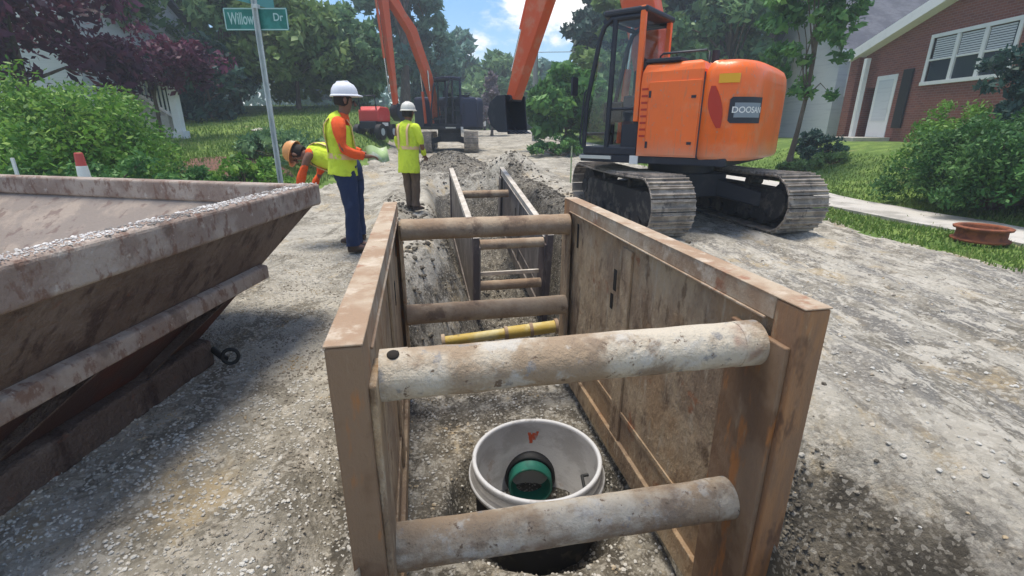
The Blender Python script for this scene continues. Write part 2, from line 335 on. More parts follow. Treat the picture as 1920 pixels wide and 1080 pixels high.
def cut_h(r, f, z):
    """trench, pits and spoil in the trench frame"""
    fl = -1.13+.0*r
    # box section
    m = ss(.0,.035,r-.03)*ss(0,.035,1.765-r)*ss(-.95,-.80,f)*(f < 3.2)
    z = z*(1-m)+fl*m
    dm = np.sqrt((r-(.175+.575)*math.cos(TH)-(2.90-1.327)*math.sin(TH))**2+(f+(.175+.575)*math.sin(TH)-(2.90-1.327)*math.cos(TH))**2)
    z = z-.30*(1-ss(.50, .70, dm))*m-.75*(1-ss(.30, .42, dm))*m
    # open pit between the boxes
    lo = .02+.30*np.clip(f-3.0, 0, 2.3); hi = 1.80+.25*np.clip(f-3.0, 0, 2.4)
    wl = ss(lo-.30, lo+.55, r); wr = 1-ss(hi-.25, hi+.35, r)
    m2 = wl*wr*ss(2.95, 3.1, f)*(1-ss(10.2, 12.6, f))
    z = np.where(f > 2.95, z*(1-m2)+(fl-.45)*m2, z)
    # hollow by the right near post and along both walls
    g = np.exp(-((r-2.12)/.36)**2-((f+.28)/.62)**2); z = z-.85*g*(r > 1.7)
    g = np.exp(-((r+.10)/.13)**2)*ss(-.3, 0, f)*(1-ss(.5, 1.6, f)); z = z-.16*g
    g = np.exp(-((r-1.95)/.16)**2)*ss(-.3, .2, f)*(1-ss(2.0, 3, f)); z = z-.10*g
    # spoil: ridge right of the open trench, mound at its end, mound under the bucket
    z = z+.22*np.exp(-((r-2.95)/.28)**2)*ss(4.0, 6.5, f)*(1-ss(9, 12, f))
    z = z+.55*np.exp(-((r-1.35)/.95)**2-((f-14.2)/1.5)**2)
    z = z+.66*np.exp(-((r-2.9)/.8)**2-((f-12.2)/.7)**2)
    z = z+.18*np.exp(-((r+.15)/.25)**2)*ss(4.2, 6.2, f)*(1-ss(9, 12, f))
    return z
def axis(parts):
    out = [parts[0][0]]
    for a, b, st in parts:
        n = max(1, int(round((b-a)/st))); out += [a+(b-a)*(i+1)/n for i in range(n)]
    return out
def grow(x0, x1, st, g):
    out = []; x = x0; s = st
    while abs(x-x0) < abs(x1-x0): x += s*(1 if x1 > x0 else -1); s *= g; out.append(x)
    return out
rs = grow(-4.5, -160, .1, 1.09)[::-1]+axis([(-4.5,-1.2,.07),(-1.2,3.2,.035),(3.2,8,.07)])+grow(8, 190, .1, 1.09)
fs_ = grow(-1.5, -12, .1, 1.2)[::-1]+axis([(-1.5,3.6,.035),(3.6,15,.08)])+grow(15, 135, .1, 1.06)
RR, FF = np.meshgrid(np.array(rs), np.array(fs_))
X = A0.x+TR.x*RR+TF.x*FF; Y = A0.y+TR.y*RR+TF.y*FF
Z = base_h(X, Y); Z = cut_h(RR, FF, Z)
def nz(x, y, s, o=0): return noise.fractal(Vector((x*s, y*s, o)), 1., 2., 4)
NZ = np.zeros_like(Z)
for i in range(Z.shape[0]):
    for j in range(Z.shape[1]):
        x, y = X[i,j], Y[i,j]
        if y < 22 and abs(x) < 14:
            NZ[i,j] = .030*nz(x, y, .9)+.020*nz(x*1.3, y*.8, 3.7, 3)+.009*nz(x, y, 13, 7)
roadm = ss(1.2, 2.2, X)*(1-ss(4.9, 5.4, X+.09*(Y-6)))
RUT = roadm*.018*np.sin((X+.15*Y)*9+1.5*np.sin(Y*.7))*(1+.5*np.sin(Y*2.3))
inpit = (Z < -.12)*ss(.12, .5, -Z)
Z = Z+NZ*(1+3.4*inpit*(FF > 3.1)+2.*inpit*(RR > 1.8))+RUT
SOIL_SHADE = np.clip(inpit*1.3*ss(-1.42, -.2, np.where(Z < -1.0, np.where(FF > 3.1, -.3, -2), Z)), 0, 1)*(~((RR > .0) & (RR < 1.8) & (FF < 3.1)))
SOIL_SHADE = np.maximum(SOIL_SHADE, .80*np.exp(-(((RR-2.05)/.42)**2+((FF+.2)/.75)**2)**1.2))
SOIL_SHADE = np.maximum(SOIL_SHADE, .95*np.exp(-(((RR-1.5)/1.3)**2+((FF-14.2)/2.2)**2)**2))
SOIL_SHADE = np.maximum(SOIL_SHADE, .8*np.exp(-((RR-2.85)/.35)**2)*ss(4.4, 6, FF)*(1-ss(11, 13, FF)))
SOIL_SHADE = np.maximum(SOIL_SHADE, .8*np.exp(-((RR-1.98)/.13)**2)*ss(-.3, .3, FF)*(1-ss(2.2, 3, FF)))
SOIL_SHADE = np.maximum(SOIL_SHADE, .55*np.exp(-((RR+.08)/.10)**2)*ss(-.3, .1, FF)*(1-ss(.8, 1.8, FF)))
SOIL_SHADE = np.maximum(SOIL_SHADE, .46*(Z < -.9)*(FF < 3.3)); SOIL_SHADE = np.maximum(SOIL_SHADE, 1.4*(Z < -1.20)*(FF < 3.1))  # trench floor toned darker; shade painted into the bowl round the barrel
SOIL_SHADE = SOIL_SHADE*(1-.5*((RR < .9) & (FF > 3.1) & (FF < 7)))
def gh(x, y):
    """height of the finished ground at a point"""
    p = Vector((x, y, 0))-A0; r, f = p.dot(TR), p.dot(TF)
    j = min(max(int(np.searchsorted(rs, r))-1, 0), Z.shape[1]-2); i = min(max(int(np.searchsorted(fs_, f))-1, 0), Z.shape[0]-2)
    a = min(1, max(0, (r-rs[j])/(rs[j+1]-rs[j]))); b = min(1, max(0, (f-fs_[i])/(fs_[i+1]-fs_[i])))
    return float((Z[i,j]*(1-a)+Z[i,j+1]*a)*(1-b)+(Z[i+1,j]*(1-a)+Z[i+1,j+1]*a)*b)
# classify faces
nr, nf = len(rs), len(fs_)
XC, YC = (X[:-1,:-1]+X[1:,1:])/2, (Y[:-1,:-1]+Y[1:,1:])/2
wob = .12*np.sin(YC*1.7)+.07*np.sin(YC*4.1+1)
right_lawn = (XC+.09*(YC-6) > 5.35+wob) & (YC > -20)
left_lawn = (XC < -4.35-.22*np.clip(YC-9,0,40)*.25+wob) & (YC > 5.2)
far = (YC > 60)
cls = np.where(right_lawn | far, 1, 0); cls = np.where(left_lawn, 2, cls)
idx = np.arange(nr*nf).reshape(nf, nr)
def ground_piece(name, k, m):
    sel = np.argwhere(cls == k)
    quads = np.stack([idx[sel[:,0],sel[:,1]], idx[sel[:,0],sel[:,1]+1], idx[sel[:,0]+1,sel[:,1]+1], idx[sel[:,0]+1,sel[:,1]]], 1)
    used, inv = np.unique(quads, return_inverse=True); inv = inv.reshape(quads.shape)
    P = np.stack([X.ravel()[used], Y.ravel()[used], Z.ravel()[used]], 1); SO = SOIL_SHADE.ravel()[used]
    me = bpy.data.meshes.new(name); me.from_pydata(P.tolist(), [], inv.tolist())
    me.polygons.foreach_set('use_smooth', [True]*len(me.polygons)); me.materials.append(m); me.update()
    at_ = me.attributes.new('soil', 'FLOAT', 'POINT'); at_.data.foreach_set('value', SO.astype(np.float32))
    o = bpy.data.objects.new(name, me); C.objects.link(o); o['kind'] = 'structure'; return o
ground_piece('ground', 0, M['ground'])
ground_piece('lawn', 1, M['lawn'])
ground_piece('lawn', 2, M['lawn'])

# stones -----------------------------------------------------------------------
def stones(name, pts, sizes, m, label=None, parent=None):
    g_ = (1+5**.5)/2
    base = np.array([(-1,g_,0),(1,g_,0),(-1,-g_,0),(1,-g_,0),(0,-1,g_),(0,1,g_),(0,-1,-g_),(0,1,-g_),(g_,0,-1),(g_,0,1),(-g_,0,-1),(-g_,0,1)], float)/1.9*[1,.85,.62]
    fcs = np.array([(0,11,5),(0,5,1),(0,1,7),(0,7,10),(0,10,11),(1,5,9),(5,11,4),(11,10,2),(10,7,6),(7,1,8),(3,9,4),(3,4,2),(3,2,6),(3,6,8),(3,8,9),(4,9,5),(2,4,11),(6,2,10),(8,6,7),(9,8,1)])
    n = len(pts); P = np.zeros((n, 12, 3))
    ang = rng.random(n)*6.283; ti = rng.normal(0, .35, n)
    for k in range(12):
        b = base[k]*(1+rng.normal(0, .16, (n, 3)))*np.array(sizes)[:,None]
        x = b[:,0]*np.cos(ang)-b[:,1]*np.sin(ang); y = b[:,0]*np.sin(ang)+b[:,1]*np.cos(ang); z = b[:,2]+x*ti*.4
        P[:,k] = np.stack([x, y, z], 1)+np.array(pts)
    F = (fcs[None]+np.arange(n)[:,None,None]*12).reshape(-1, 3)
    me = bpy.data.meshes.new(name); me.from_pydata(P.reshape(-1,3).tolist(), [], F.tolist()); me.materials.append(m); me.update()
    o = bpy.data.objects.new(name, me); C.objects.link(o); o['kind'] = 'stuff'
    if label: o['label'] = label; o['category'] = 'stones'
    if parent: o.parent = parent
    return o
pts, sz = [], []
while len(pts) < 21000:      # gravel left of the box
    y = .4+abs(random.gauss(0, 2.6)); x = random.uniform(-2.9, -.35-.19*(y-1.3)+.2)
    p = Vector((x, y, 0))-A0
    if p.dot(TR) > -.03 and p.dot(TF) > -.05: continue
    s = random.choice((.0035,.005,.0065,.009))*random.uniform(.7,1.3); pts.append((x, y, gh(x, y)+s*.25)); sz.append(s)
while len(pts) < 24500:      # right: road crust
    y = .7+abs(random.gauss(0, 3.2)); x = random.uniform(1.0, 5.4)
    p = Vector((x, y, 0))-A0
    if p.dot(TR) < 1.83 and p.dot(TF) > -.05: continue
    s = random.choice((.004,.006,.009,.016))*random.uniform(.6,1.2); pts.append((x, y, gh(x, y)+s*.2)); sz.append(s)
while len(pts) < 26500:      # trench floor
    r, f = random.uniform(.06, 1.72), random.uniform(-.05, 3.6); w = loc2w(r, f)
    s = random.choice((.008,.011,.015))*random.uniform(.7,1.3); pts.append((w.x, w.y, gh(w.x, w.y)+s*.3)); sz.append(s)
tag(stones('gravel', pts, sz, M['stone']), 'loose grey crushed stone strewn round the trench box', 'gravel')
pts, sz = [], []
for _ in range(5200):
    k = random.random()
    if k < .30: r, f = 1.86+abs(random.gauss(0, .20)), random.gauss(-.05, .42)
    elif k < .45: r, f = random.gauss(2.02, .10), random.uniform(0, 2.8)
    elif k < .7: r, f = random.uniform(-.3, 2.7), random.uniform(3.2, 8.5)
    elif k < .85: r, f = random.gauss(1.35, .8), random.gauss(14, 1.3)
    else: r, f = random.gauss(3.0, .35), random.uniform(4, 12.5)
    if f < 3.1 and r < 1.84: continue
    w = loc2w(r, f); s = random.choice((.005,.007,.010,.016)) if f < 3.1 else random.choice((.008,.012,.018,.026))
    s = s*random.uniform(.6,1.2)*(1 if f < 3.1 else 1.7)
    pts.append((w.x, w.y, gh(w.x, w.y)+s*.2)); sz.append(s)
tag(stones('soil_clods', pts, sz, M['clod']), 'dark damp soil clods along the trench sides', 'soil')

# sidewalk, curb --------------------------------------------------------------
def strip(name, m, xa, xb, y0, y1, dz, n=60, thick=.08):
    mb = MB(); vs = []; 
    for i in range(n+1):
        y = y0+(y1-y0)*i/n
        for x in (xa(y), xb(y)): 
            z = max(gh(x, y), float(base_h(np.array(x), np.array(y))))+dz; vs += [(x, y, z), (x, y, z-thick)]
    fs = []
    for i in range(n):
        a = i*4; b = a+4
        fs += [(a, a+2, b+2, b), (a+1, b+1, b+3, a+3), (a, b, b+1, a+1), (a+2, a+3, b+3, b+2)]
    mb.add(vs, fs); o = mb.build(name, m); o['kind'] = 'structure'; return o
strip('sidewalk', M['concrete'], lambda y: 6.55-.16*(y-6.3), lambda y: 7.75-.16*(y-6.3), 0, 45, .035, 120)
def drv(name, poly, m, dz):
    mb = MB(); mb.prism(poly, -.05, dz, lambda a, b, t: (a, b, float(base_h(np.array(a), np.array(b)))+t)); o = mb.build(name, m); o['kind'] = 'structure'
drv('driveway_apron', [(6.62,5.05),(7.6,5.05),(7.55,5.75),(6.62,5.75)], M['concrete'], .05)
strip('path', M['concrete'], lambda y: -8.9+.0*y, lambda y: -6.0, 17.2, 17.8, .05, 3)
def bed(name, cx, cy, rx, ry, m, dz=.05):
    mb = MB(); n = 28; P = []
    for k in range(n):
        a = k*6.2832/n; q = 1+.12*math.sin(3*a)+.07*math.sin(5*a+1); x, y = cx+rx*q*math.cos(a), cy+ry*q*math.sin(a)
        P.append((x, y, gh(x, y)+dz*.2))
    P.append((cx, cy, gh(cx, cy)+dz)); mb.add(P, [(k, (k+1) % n, n) for k in range(n)], True); o = mb.build(name, m); o['kind'] = 'structure'
bed('mulch_bed', -6.6, 11.6, 1.2, 1.1, M['mulch'], .14)

# grass -----------------------------------------------------------------------
def grass(name, n, sampler, h, label):
    P = np.zeros((n, 3, 3)); T = np.zeros(n*3)
    for i in range(n):
        x, y = sampler(); z = gh(x, y); a = random.random()*6.283; w = .010*(1+y*.06); hh = h*random.uniform(.5, 1.2)
        dx, dy = math.cos(a)*w, math.sin(a)*w; lx, ly = random.gauss(0, .35)*hh, random.gauss(0, .35)*hh
        P[i] = ((x-dx, y-dy, z-.005), (x+dx, y+dy, z-.005), (x+lx, y+ly, z+hh)); T[i*3:i*3+3] = random.random()
    me = bpy.data.meshes.new(name); me.from_pydata(P.reshape(-1,3).tolist(), [], np.arange(n*3).reshape(n,3).tolist())
    a = me.attributes.new('tint', 'FLOAT', 'POINT'); a.data.foreach_set('value', T); me.materials.append(M['grass']); me.update()
    o = bpy.data.objects.new(name, me); C.objects.link(o); tag(o, label, 'grass', kind='stuff'); return o
def samp_r():
    while 1:
        y = 3.5+abs(random.gauss(0, 7)); x = random.uniform(5.25, 11)-.09*(y-6)
        xs = 6.55-.16*(y-6.3)
        if xs-.02 < x < xs+1.22 and random.random() > .01: continue
        return x, y
def samp_l():
    y = 6+abs(random.gauss(0, 9)); return -4.4-abs(random.gauss(0, 4))-.06*(y-9), y
grass('grass', 26000, samp_r, .06, 'short green grass of the verge and front lawn on the right')
grass('grass', 22000, samp_l, .12, 'rough green grass on the bank behind the steel bin')

# ------------------------------------------------------------------ trench boxes
def Rz(a): return Matrix.Rotation(a, 4, 'Z')
box = empty('trench_box', loc2w(0, 0, 0), TH)   # local x = across, y = along the trench
tag(box, 'large rust brown steel trench box in the foreground with four muddy spreader pipes', 'trench box')
ZT, ZB = H-.63, H-2.46
def wall(side, parent, W, Lg, T, zt, zb, mats, posts=(0, 1)):
    """side 0 = left, 1 = right; built in the box's frame"""
    s = 1 if side == 0 else -1; x0 = 0 if side == 0 else W
    X_ = lambda a: x0+s*a                 # a = distance in from the outer face
    pm = MB()
    # sheet (recessed from both faces), horizontal ribs and a weld lip
    pm.box(((X_(.022)+X_(T-.03))/2, Lg/2, (zt+zb)/2), (T-.052, Lg-.25, zt-zb-.1))
    p = pm.build('wall_panel', mats[0], parent, .004)
    rb = MB()
    for z, h, pr in ((zb+.42, .04, .012),):
        rb.box((X_(T-.03+pr/2), Lg/2, z), (pr, Lg-.37, h))
    rb.box((X_(T-.020), Lg*.52, (zt+zb)/2-.02), (.018, .16, zt-zb-.28))      # upright stiffener
    rb.build('stiffener_rib', mats[0], p, .004)
    sl = MB()
    sl.box((X_(T+.0025), Lg*.565, zt-.42), (.004, .05, .16)); sl.box((X_(T-.026), Lg*.60, zt-.62), (.004, .045, .12)); sl.box((X_(T-.026), Lg*.88, zt-.30), (.004, .04, .22))
    sl.build('slot', M['hole'], p, split=True)
    r = MB(); r.box((X_(T/2), Lg/2, zt-.052), (T-.002, Lg-.302, .096)); r.box((X_(T/2), Lg/2, zt-.003), (T+.004, Lg+.006, .008))
    r.box((X_(T+.004), Lg/2, zt-.105), (.012, Lg-.38, .012))
    r.build('top_rail', mats[1], parent, .012, segs=3)
    r = MB(); r.box((X_(T/2), Lg/2, zb+.09), (T-.004, Lg-.3, .18)); r.add([], []); r.build('bottom_rail', mats[0], parent, .006)
    for k in posts:
        y = .075 if k == 0 else Lg-.075
        q = MB(); q.box((X_(T/2), y, (zt-.008+zb)/2-.001), (T, .148, zt-zb-.010))
        o = q.build('end_post', mats[2+side], parent, .008)
        q = MB(); yy = .20 if k == 0 else Lg-.20
        wd = .34 if (k == 0 and side == 1) else .22; q.box((X_(T+.012), (wd/2+.03) if k == 0 else Lg-wd/2-.03, (zt+zb)/2-.05), (.026, wd, zt-zb-.24)); q.build('socket_plate', mats[2] if (k == 0 and side == 1) else mats[4], o, .006)
for sd in (0, 1): wall(sd, box, BW, BL, BT, ZT, ZB, (M['panel'], M['rail'], M['post'], M['postred'], M['panel']))
def spreader(parent, y, z, W, T, r, m, flange=True, nm='spreader_pipe', bowed=0):
    mb = MB(); n = 26; x0, x1 = T+.024, W-T-.024
    pts = [(x0+(x1-x0)*i/n, y, z+random.gauss(0, .0012)) for i in range(n+1)]
    mb.sweep(pts, [r*(1+random.gauss(0, .005)) for _ in pts], n=36)
    o = mb.build(nm, m, parent)
    if flange:
        q = MB(); q.lathe([(r*1.0,-.05),(r*1.03,-.05),(r*1.03,.05),(r*1.0,.05)], (x0+.052, y, z), 48, Matrix.Rotation(rad(90), 3, 'Y'), False)
        q.lathe([(r*1.0,-.05),(r*1.03,-.05),(r*1.03,.05),(r*1.0,.05)], (x1-.052, y, z), 48, Matrix.Rotation(rad(90), 3, 'Y'), False)
        q.build('collar', m, o, split=True)
        h = MB(); h.lathe([(.0001,.004),(.022,.004),(.022,-.002)], (x0+.052, y-r*.3, z+r*.985), 16, Matrix.Rotation(rad(17), 3, 'X'))
        h.lathe([(.0001,.004),(.018,.004),(.018,-.002)], (x1-.055, y-r*.25, z+r*1.03), 16, Matrix.Rotation(rad(14), 3, 'X'))
        if z > H-1 and y < 1: h.v = h.v[:48]; h.f = [f for f in h.f if max(f) < 48]; h.sm = h.sm[:len(h.f)]; h.build('pin_hole', M['hole'], o)
    return o
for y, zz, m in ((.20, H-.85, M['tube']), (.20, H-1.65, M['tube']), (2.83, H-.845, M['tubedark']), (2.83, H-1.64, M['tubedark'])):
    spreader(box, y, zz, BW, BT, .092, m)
tag([o for o in bpy.data.objects if o.name.startswith('spreader_pipe')][0], 'pale mud crusted pipe across the near end, upper of two')

b2 = empty('trench_box', (-.55, 6.67, -.03), rad(11.6)); b2.rotation_euler = (rad(9.6), 0, rad(11.6))
b2.rotation_mode = 'XYZ'
tag(b2, 'narrower grey trench box further along the ditch, tilted up at its far end', 'trench box')
M['box2'] = mat('grey_brown_steel', (.20,.165,.14), [((.30,.26,.22),3,.45,.6,(1,1,.6),'f'), ((.11,.09,.075),4,.55,.66,V,'n',.8)], .8, .4, 25)
M['box2rail'] = mat('pale_dusty_rail', (.48,.43,.36), [((.62,.57,.50),5,.45,.6,(1,1,1),'f')], .8, .3, 30)
M['box2dark'] = mat('dark_plum_steel', (.10,.075,.07), [((.2,.16,.14),4,.5,.64,(1,1,.5),'f')], .8, .4, 25)
for sd in (0, 1): wall(sd, b2, 1.19, 4.0, .09, 0, -1.5, (M['box2'], M['box2rail'], M['box2dark'], M['box2dark'], M['box2']))
for y, zz in ((.15, -.17), (.15, -.85), (2.9, -.25), (2.9, -.9)): spreader(b2, y, zz, 1.19, .09, .075, M['tubedark'], False)
pl = MB(); pl.box((.6, .3, -.72), (.95, .035, .06)); pl.build('cross_bar', M['box2rail'], b2, .005)

# yellow strut across the pit
ys = empty('shoring_strut', (0,0,0)); tag(ys, 'yellow telescoping shoring strut lying across the pit behind the near box', 'strut')
pa, pb = at(835, 640, 4.95), at(1040, 612, 5.15)
d = (pb-pa); mb = MB(); mb.tube(pa, pa+d*.55, .058, n=20); mb.build('outer_sleeve', M['yellowpaint'], ys)
mb = MB(); mb.tube(pa+d*.55, pb, .072, n=20); mb.build('inner_sleeve', M['yellowpaint'], ys)
mb = MB()
for k in (.55, .78): mb.tube(pa+d*(k-.015), pa+d*(k+.015), .080, n=20)
mb.build('collar', M['tubedark'], ys, split=True)
mb = MB(); mb.tube(pa-d*.03, pa, .085, n=20); mb.tube(pb, pb+d*.03, .09, n=20); mb.build('foot_plate', M['tubedark'], ys, split=True)

# ------------------------------------------------------------------ manhole barrel
mc = Vector((.180, 2.93)); FL = gh(mc.x, mc.y)
mh = empty('manhole_barrel', (mc.x, mc.y, -1.85)); tag(mh, 'round grey precast manhole base with a green sewer pipe inside, at the trench bottom', 'manhole')
zt = H-2.27+1.85; ro = .478
mb = MB(); mb.lathe([(ro-.03,zt-.155),(ro+.008,zt-.14),(ro+.008,zt-.10),(ro-.012,zt-.09),(ro-.012,zt-.012),(ro-.02,zt),(ro-.036,zt),(ro-.042,zt-.014),(ro-.042,.1),(0.0001,.1)], n=72)
mb.build('barrel', M['greypvc'], mh)
mb = MB(); mb.lathe([(ro-.030,0),(ro-.030,zt-.150)], n=72); mb.build('barrel_shade', M['barrel_shade'], mh)  # lower barrel side, coloured dark as the shaded hole under the ring
mb = MB(); mb.lathe([(ro-.010,zt-.03),(ro-.008,zt+.004),(ro-.016,zt+.012),(ro-.032,zt+.012),(ro-.039,zt+.0),(ro-.039,zt-.02)], n=72); mb.build('rim', M['whitelip'], mh)
mb = MB(); mb.lathe([(ro+.004,zt-.145),(ro+.018,zt-.138),(ro+.018,zt-.112),(ro+.004,zt-.103)], n=72); mb.build('joint_ring', M['whitelip'], mh)
RX = Matrix.Rotation(rad(90), 3, 'X')          # lathe axis z -> -y
pz = zt-.49; px_ = -.03
yw = -.03
g = MB(); g.lathe([(.178,-.30),(.178,.09),(.160,.09),(.160,-.30)], (px_, .34, pz), 48, RX); gp = g.build('sewer_pipe', M['green'], mh)
g = MB(); g.lathe([(.1595,.085),(.1595,-.28),(.0001,-.28)], (px_, .34, pz), 48, RX); g.build('pipe_inside', M['darkgreen'], gp)
g = MB(); g.lathe([(.208,-.10),(.208,.005),(.18,.005),(.18,-.10)], (px_, .36, pz), 48, RX); g.build('rubber_boot', M['black'], mh)
# spray marks on the inside wall (strokes follow the curve)
sp = MB()
def stroke(a0, z0, a1, z1, w=.012):
    n = 8; R_ = ro-.0445; vs = []
    for i in range(n+1):
        t = i/n; a = a0+(a1-a0)*t; z = z0+(z1-z0)*t+.004*math.sin(i*2.1)
        for s_ in (-1, 1):
            aa = a+s_*w/R_*.5*(1+.25*math.sin(i*1.7)); vs.append((R_*math.sin(aa), R_*math.cos(aa), z))
    sp.add(vs, [(2*i, 2*i+1, 2*i+3, 2*i+2) for i in range(n)])
for a0,z0,a1,z1 in ((-.09,-.10,-.055,-.20),(-.055,-.20,-.03,-.115),(.0,-.105,.01,-.17),(.07,-.09,.03,-.15)): stroke(a0, zt+z0, a1, zt+z1, .022)
sp.build('spray_mark', M['spray'], mh, split=True)
st = MB()
for z in (-.22, -.42):
    st = MB(); st.tube((ro-.13, .06, zt+z), (ro-.13, -.12, zt+z), .012); st.tube((ro-.13, .06, zt+z), (ro-.08, .07, zt+z), .012); st.tube((ro-.13,-.12, zt+z), (ro-.08,-.13, zt+z), .012)
    st.build('step_rung', M['black'], mh)

# ------------------------------------------------------------------ stone bin at the left
bin_ = empty('gravel_bin', (-3.1, 1.6, 0)); tag(bin_, 'large battered brown steel bin with sloping sides holding pale crushed stone', 'bin')
O = Vector((-3.1, 1.6, 0))
C1 = Vector((-1.45, 3.68, 0)); C2 = Vector((-4.95, 4.58, 0)); dv = Vector((.05, 1, 0)).normalized()
C4 = C1-dv*5.0; C3 = C2-dv*5.6
B1 = Vector((-1.98, 2.78, 0)); B4 = B1-dv*4.0; B2 = Vector((-4.3, 3.4, 0)); B3 = B2-dv*4.2
def lv(p, z): return Vector((p.x, p.y, z))-O
mb = MB()   # shell with inner and outer skins
def shell(z0, P0, z1, P1, th):
    n = 4
    for i in range(n):
        a, b = P0[i], P0[(i+1) % n]; c, d_ = P1[i], P1[(i+1) % n]
        cen0 = sum(P0, Vector())/4; cen1 = sum(P1, Vector())/4
        inn = lambda p, cen: p+(cen-p).normalized()*th
        mb.hexa([lv(a, z0), lv(b, z0), lv(inn(b, cen0), z0), lv(inn(a, cen0), z0), lv(c, z1), lv(d_, z1), lv(inn(d_, cen1), z1), lv(inn(c, cen1), z1)])
up = [C1+Vector((-.03,-.03,0)), C2+Vector((.03,-.03,0)), C3, C4+Vector((-.03,0,0))]; lo = [B1, B2, B3, B4]
shell(.20, lo, .92, up, .03)
mb.build('sloping_side', M['binside'], bin_)
cu_, cl_ = sum(up, Vector())/4, sum(lo, Vector())/4
mb = MB(); shell(.24, [p+(cl_-p).normalized()*.034 for p in lo], .915, [p+(cu_-p).normalized()*.034 for p in up], .006)
mb.build('inner_wall', M['binin'], bin_)
def beam(p, q, z0, z1, w_in, nm, m, bev=.015, off=0):
    mb = MB(); dd = (q-p).normalized(); nrm = Vector((-dd.y, dd.x, 0)); cen = O
    if (cen-p).dot(nrm) < 0: nrm = -nrm
    a, b = p-nrm*off, q-nrm*off
    mb.hexa([lv(a, z0), lv(b, z0), lv(b+nrm*w_in, z0), lv(a+nrm*w_in, z0), lv(a, z1), lv(b, z1), lv(b+nrm*w_in, z1), lv(a+nrm*w_in, z1)])
    return mb.build(nm, m, bin_, bev, segs=3)
beam(C1, C4, .90, 1.055, .13, 'rim', M['binrim'], .02)
beam(C2+Vector((.0,.0,0)), C1+Vector((-.002,.002,0)), .895, 1.05, .11, 'rim', M['binrim'], .02)
beam(C2, C3, .90, 1.05, .11, 'rim', M['binrim'], .02)
# mid ledge
def lerp4(t): return [lo[i].lerp(up[i], t) for i in range(4)]
mid = lerp4(.42)
l1, l4 = mid[0]+Vector((.08,.06,0)), mid[3]+Vector((.08,0,0))
mb = MB(); mb.hexa([lv(l1,.46), lv(l4,.46), lv(l4+Vector((-.16,0,0)),.46), lv(l1+Vector((-.16,-.05,0)),.46), lv(l1+Vector((-.0,0,0)),.55), lv(l4,.55), lv(l4+Vector((-.12,0,0)),.60), lv(l1+Vector((-.12,-.05,0)),.60)])
mb.build('side_ledge', M['binrim'], bin_, .012)
# recessed red lower wall, base skid, gussets
m1, m4 = lerp4(.36)[0], lerp4(.36)[3]
mb = MB(); mb.hexa([lv(B1+Vector((.005,0,0)),.19), lv(B4+Vector((.005,0,0)),.19), lv(B4+Vector((-.02,0,0)),.19), lv(B1+Vector((-.02,0,0)),.19), lv(m1+Vector((.008,0,0)),.455), lv(m4+Vector((.008,0,0)),.455), lv(m4+Vector((-.02,0,0)),.455), lv(m1+Vector((-.02,0,0)),.455)])
mb.build('lower_wall', M['binred'], bin_)
mb = MB(); k1, k4 = B1+Vector((.06,.02,0)), B4+Vector((.06,0,0))
mb.hexa([lv(k1,.0), lv(k4,.0), lv(k4+Vector((-.22,0,0)),.0), lv(k1+Vector((-.22,0,0)),.0), lv(k1,.17), lv(k4,.17), lv(k4+Vector((-.22,0,0)),.21), lv(k1+Vector((-.22,0,0)),.21)])
mb.build('base_skid', M['binside'], bin_, .015)
mb = MB(); q1, q4 = Vector((-4.1, 3.3, 0)), Vector((-4.3, -.8, 0))
mb.hexa([lv(q1,.0), lv(q4,.0), lv(q4+Vector((-.22,0,0)),.0), lv(q1+Vector((-.22,0,0)),.0), lv(q1,.19), lv(q4,.19), lv(q4+Vector((-.22,0,0)),.19), lv(q1+Vector((-.22,0,0)),.19)])
mb.build('base_skid', M['binside'], bin_, .015)
for yk in (2.25, 1.35, .5):
    t = (2.78-yk)/1.0
    g0 = B1-dv*t; g1 = m1-dv*(t-.15)
    mb = MB(); w = dv*.03
    mb.add([lv(g0+Vector((.055,0,0)),.18), lv(g1+Vector((.09,0,0)),.455), lv(g1+Vector((-.02,0,0)),.455), lv(g0+Vector((-.02,0,0)),.18),
            lv(g0+w+Vector((.055,0,0)),.18), lv(g1+w+Vector((.09,0,0)),.455), lv(g1+w+Vector((-.02,0,0)),.455), lv(g0+w+Vector((-.02,0,0)),.18)],
           [(0,1,2,3),(7,6,5,4),(0,4,5,1),(1,5,6,2),(2,6,7,3),(3,7,4,0)])
    mb.build('gusset', M['binside'], bin_)
mb = MB(); c = at(432, 668, 2.72)-O
R_ = Matrix.Rotation(rad(75), 3, 'X') @ Matrix.Rotation(rad(20), 3, 'Y')
mb.lathe([(.045+.011*math.cos(a), .011*math.sin(a)) for a in [k*6.2832/10 for k in range(10)]], c, 28, R_, closed=True)
o = mb.build('lifting_ring', M['black'], bin_)
mb = MB(); mb.tube(c+Vector((-.035,0,-.02)), lv(k1, .10), .02); mb.build('ring_lug', M['black'], bin_)
# floor of the bin and the stone in it
mb = MB(); mb.hexa([lv(p, .2) for p in lo]+[lv(p, .23) for p in lo]); mb.build('bin_floor', M['binin'], bin_)
mb = MB()
inn = [p+((sum(up, Vector())/4)-p).normalized()*.012 for p in up]; n = 40; zz = []
low = [p+((sum(lo, Vector())/4)-p).normalized()*.012 for p in lo]
def pilez(a, b):
    w = inn[3].lerp(inn[0], b).lerp(inn[2].lerp(inn[1], b), a)
    h = .70+.31*math.exp(-(a/.22)**2)-.40*float(ss(.60, .95, b))
    return h+.018*noise.noise(Vector((w.x*4, w.y*4, 0)))
vs = []; ptsb = []; szb = []
for i in range(n+1):
    for j in range(n+1):
        a, b = i/n, j/n; z = pilez(a, b); t = min(1.0, max(0, (z-.2)/.72))
        cr = [low[k].lerp(inn[k], t) for k in range(4)]
        w = cr[3].lerp(cr[0], b).lerp(cr[2].lerp(cr[1], b), a); vs.append(lv(w, z))
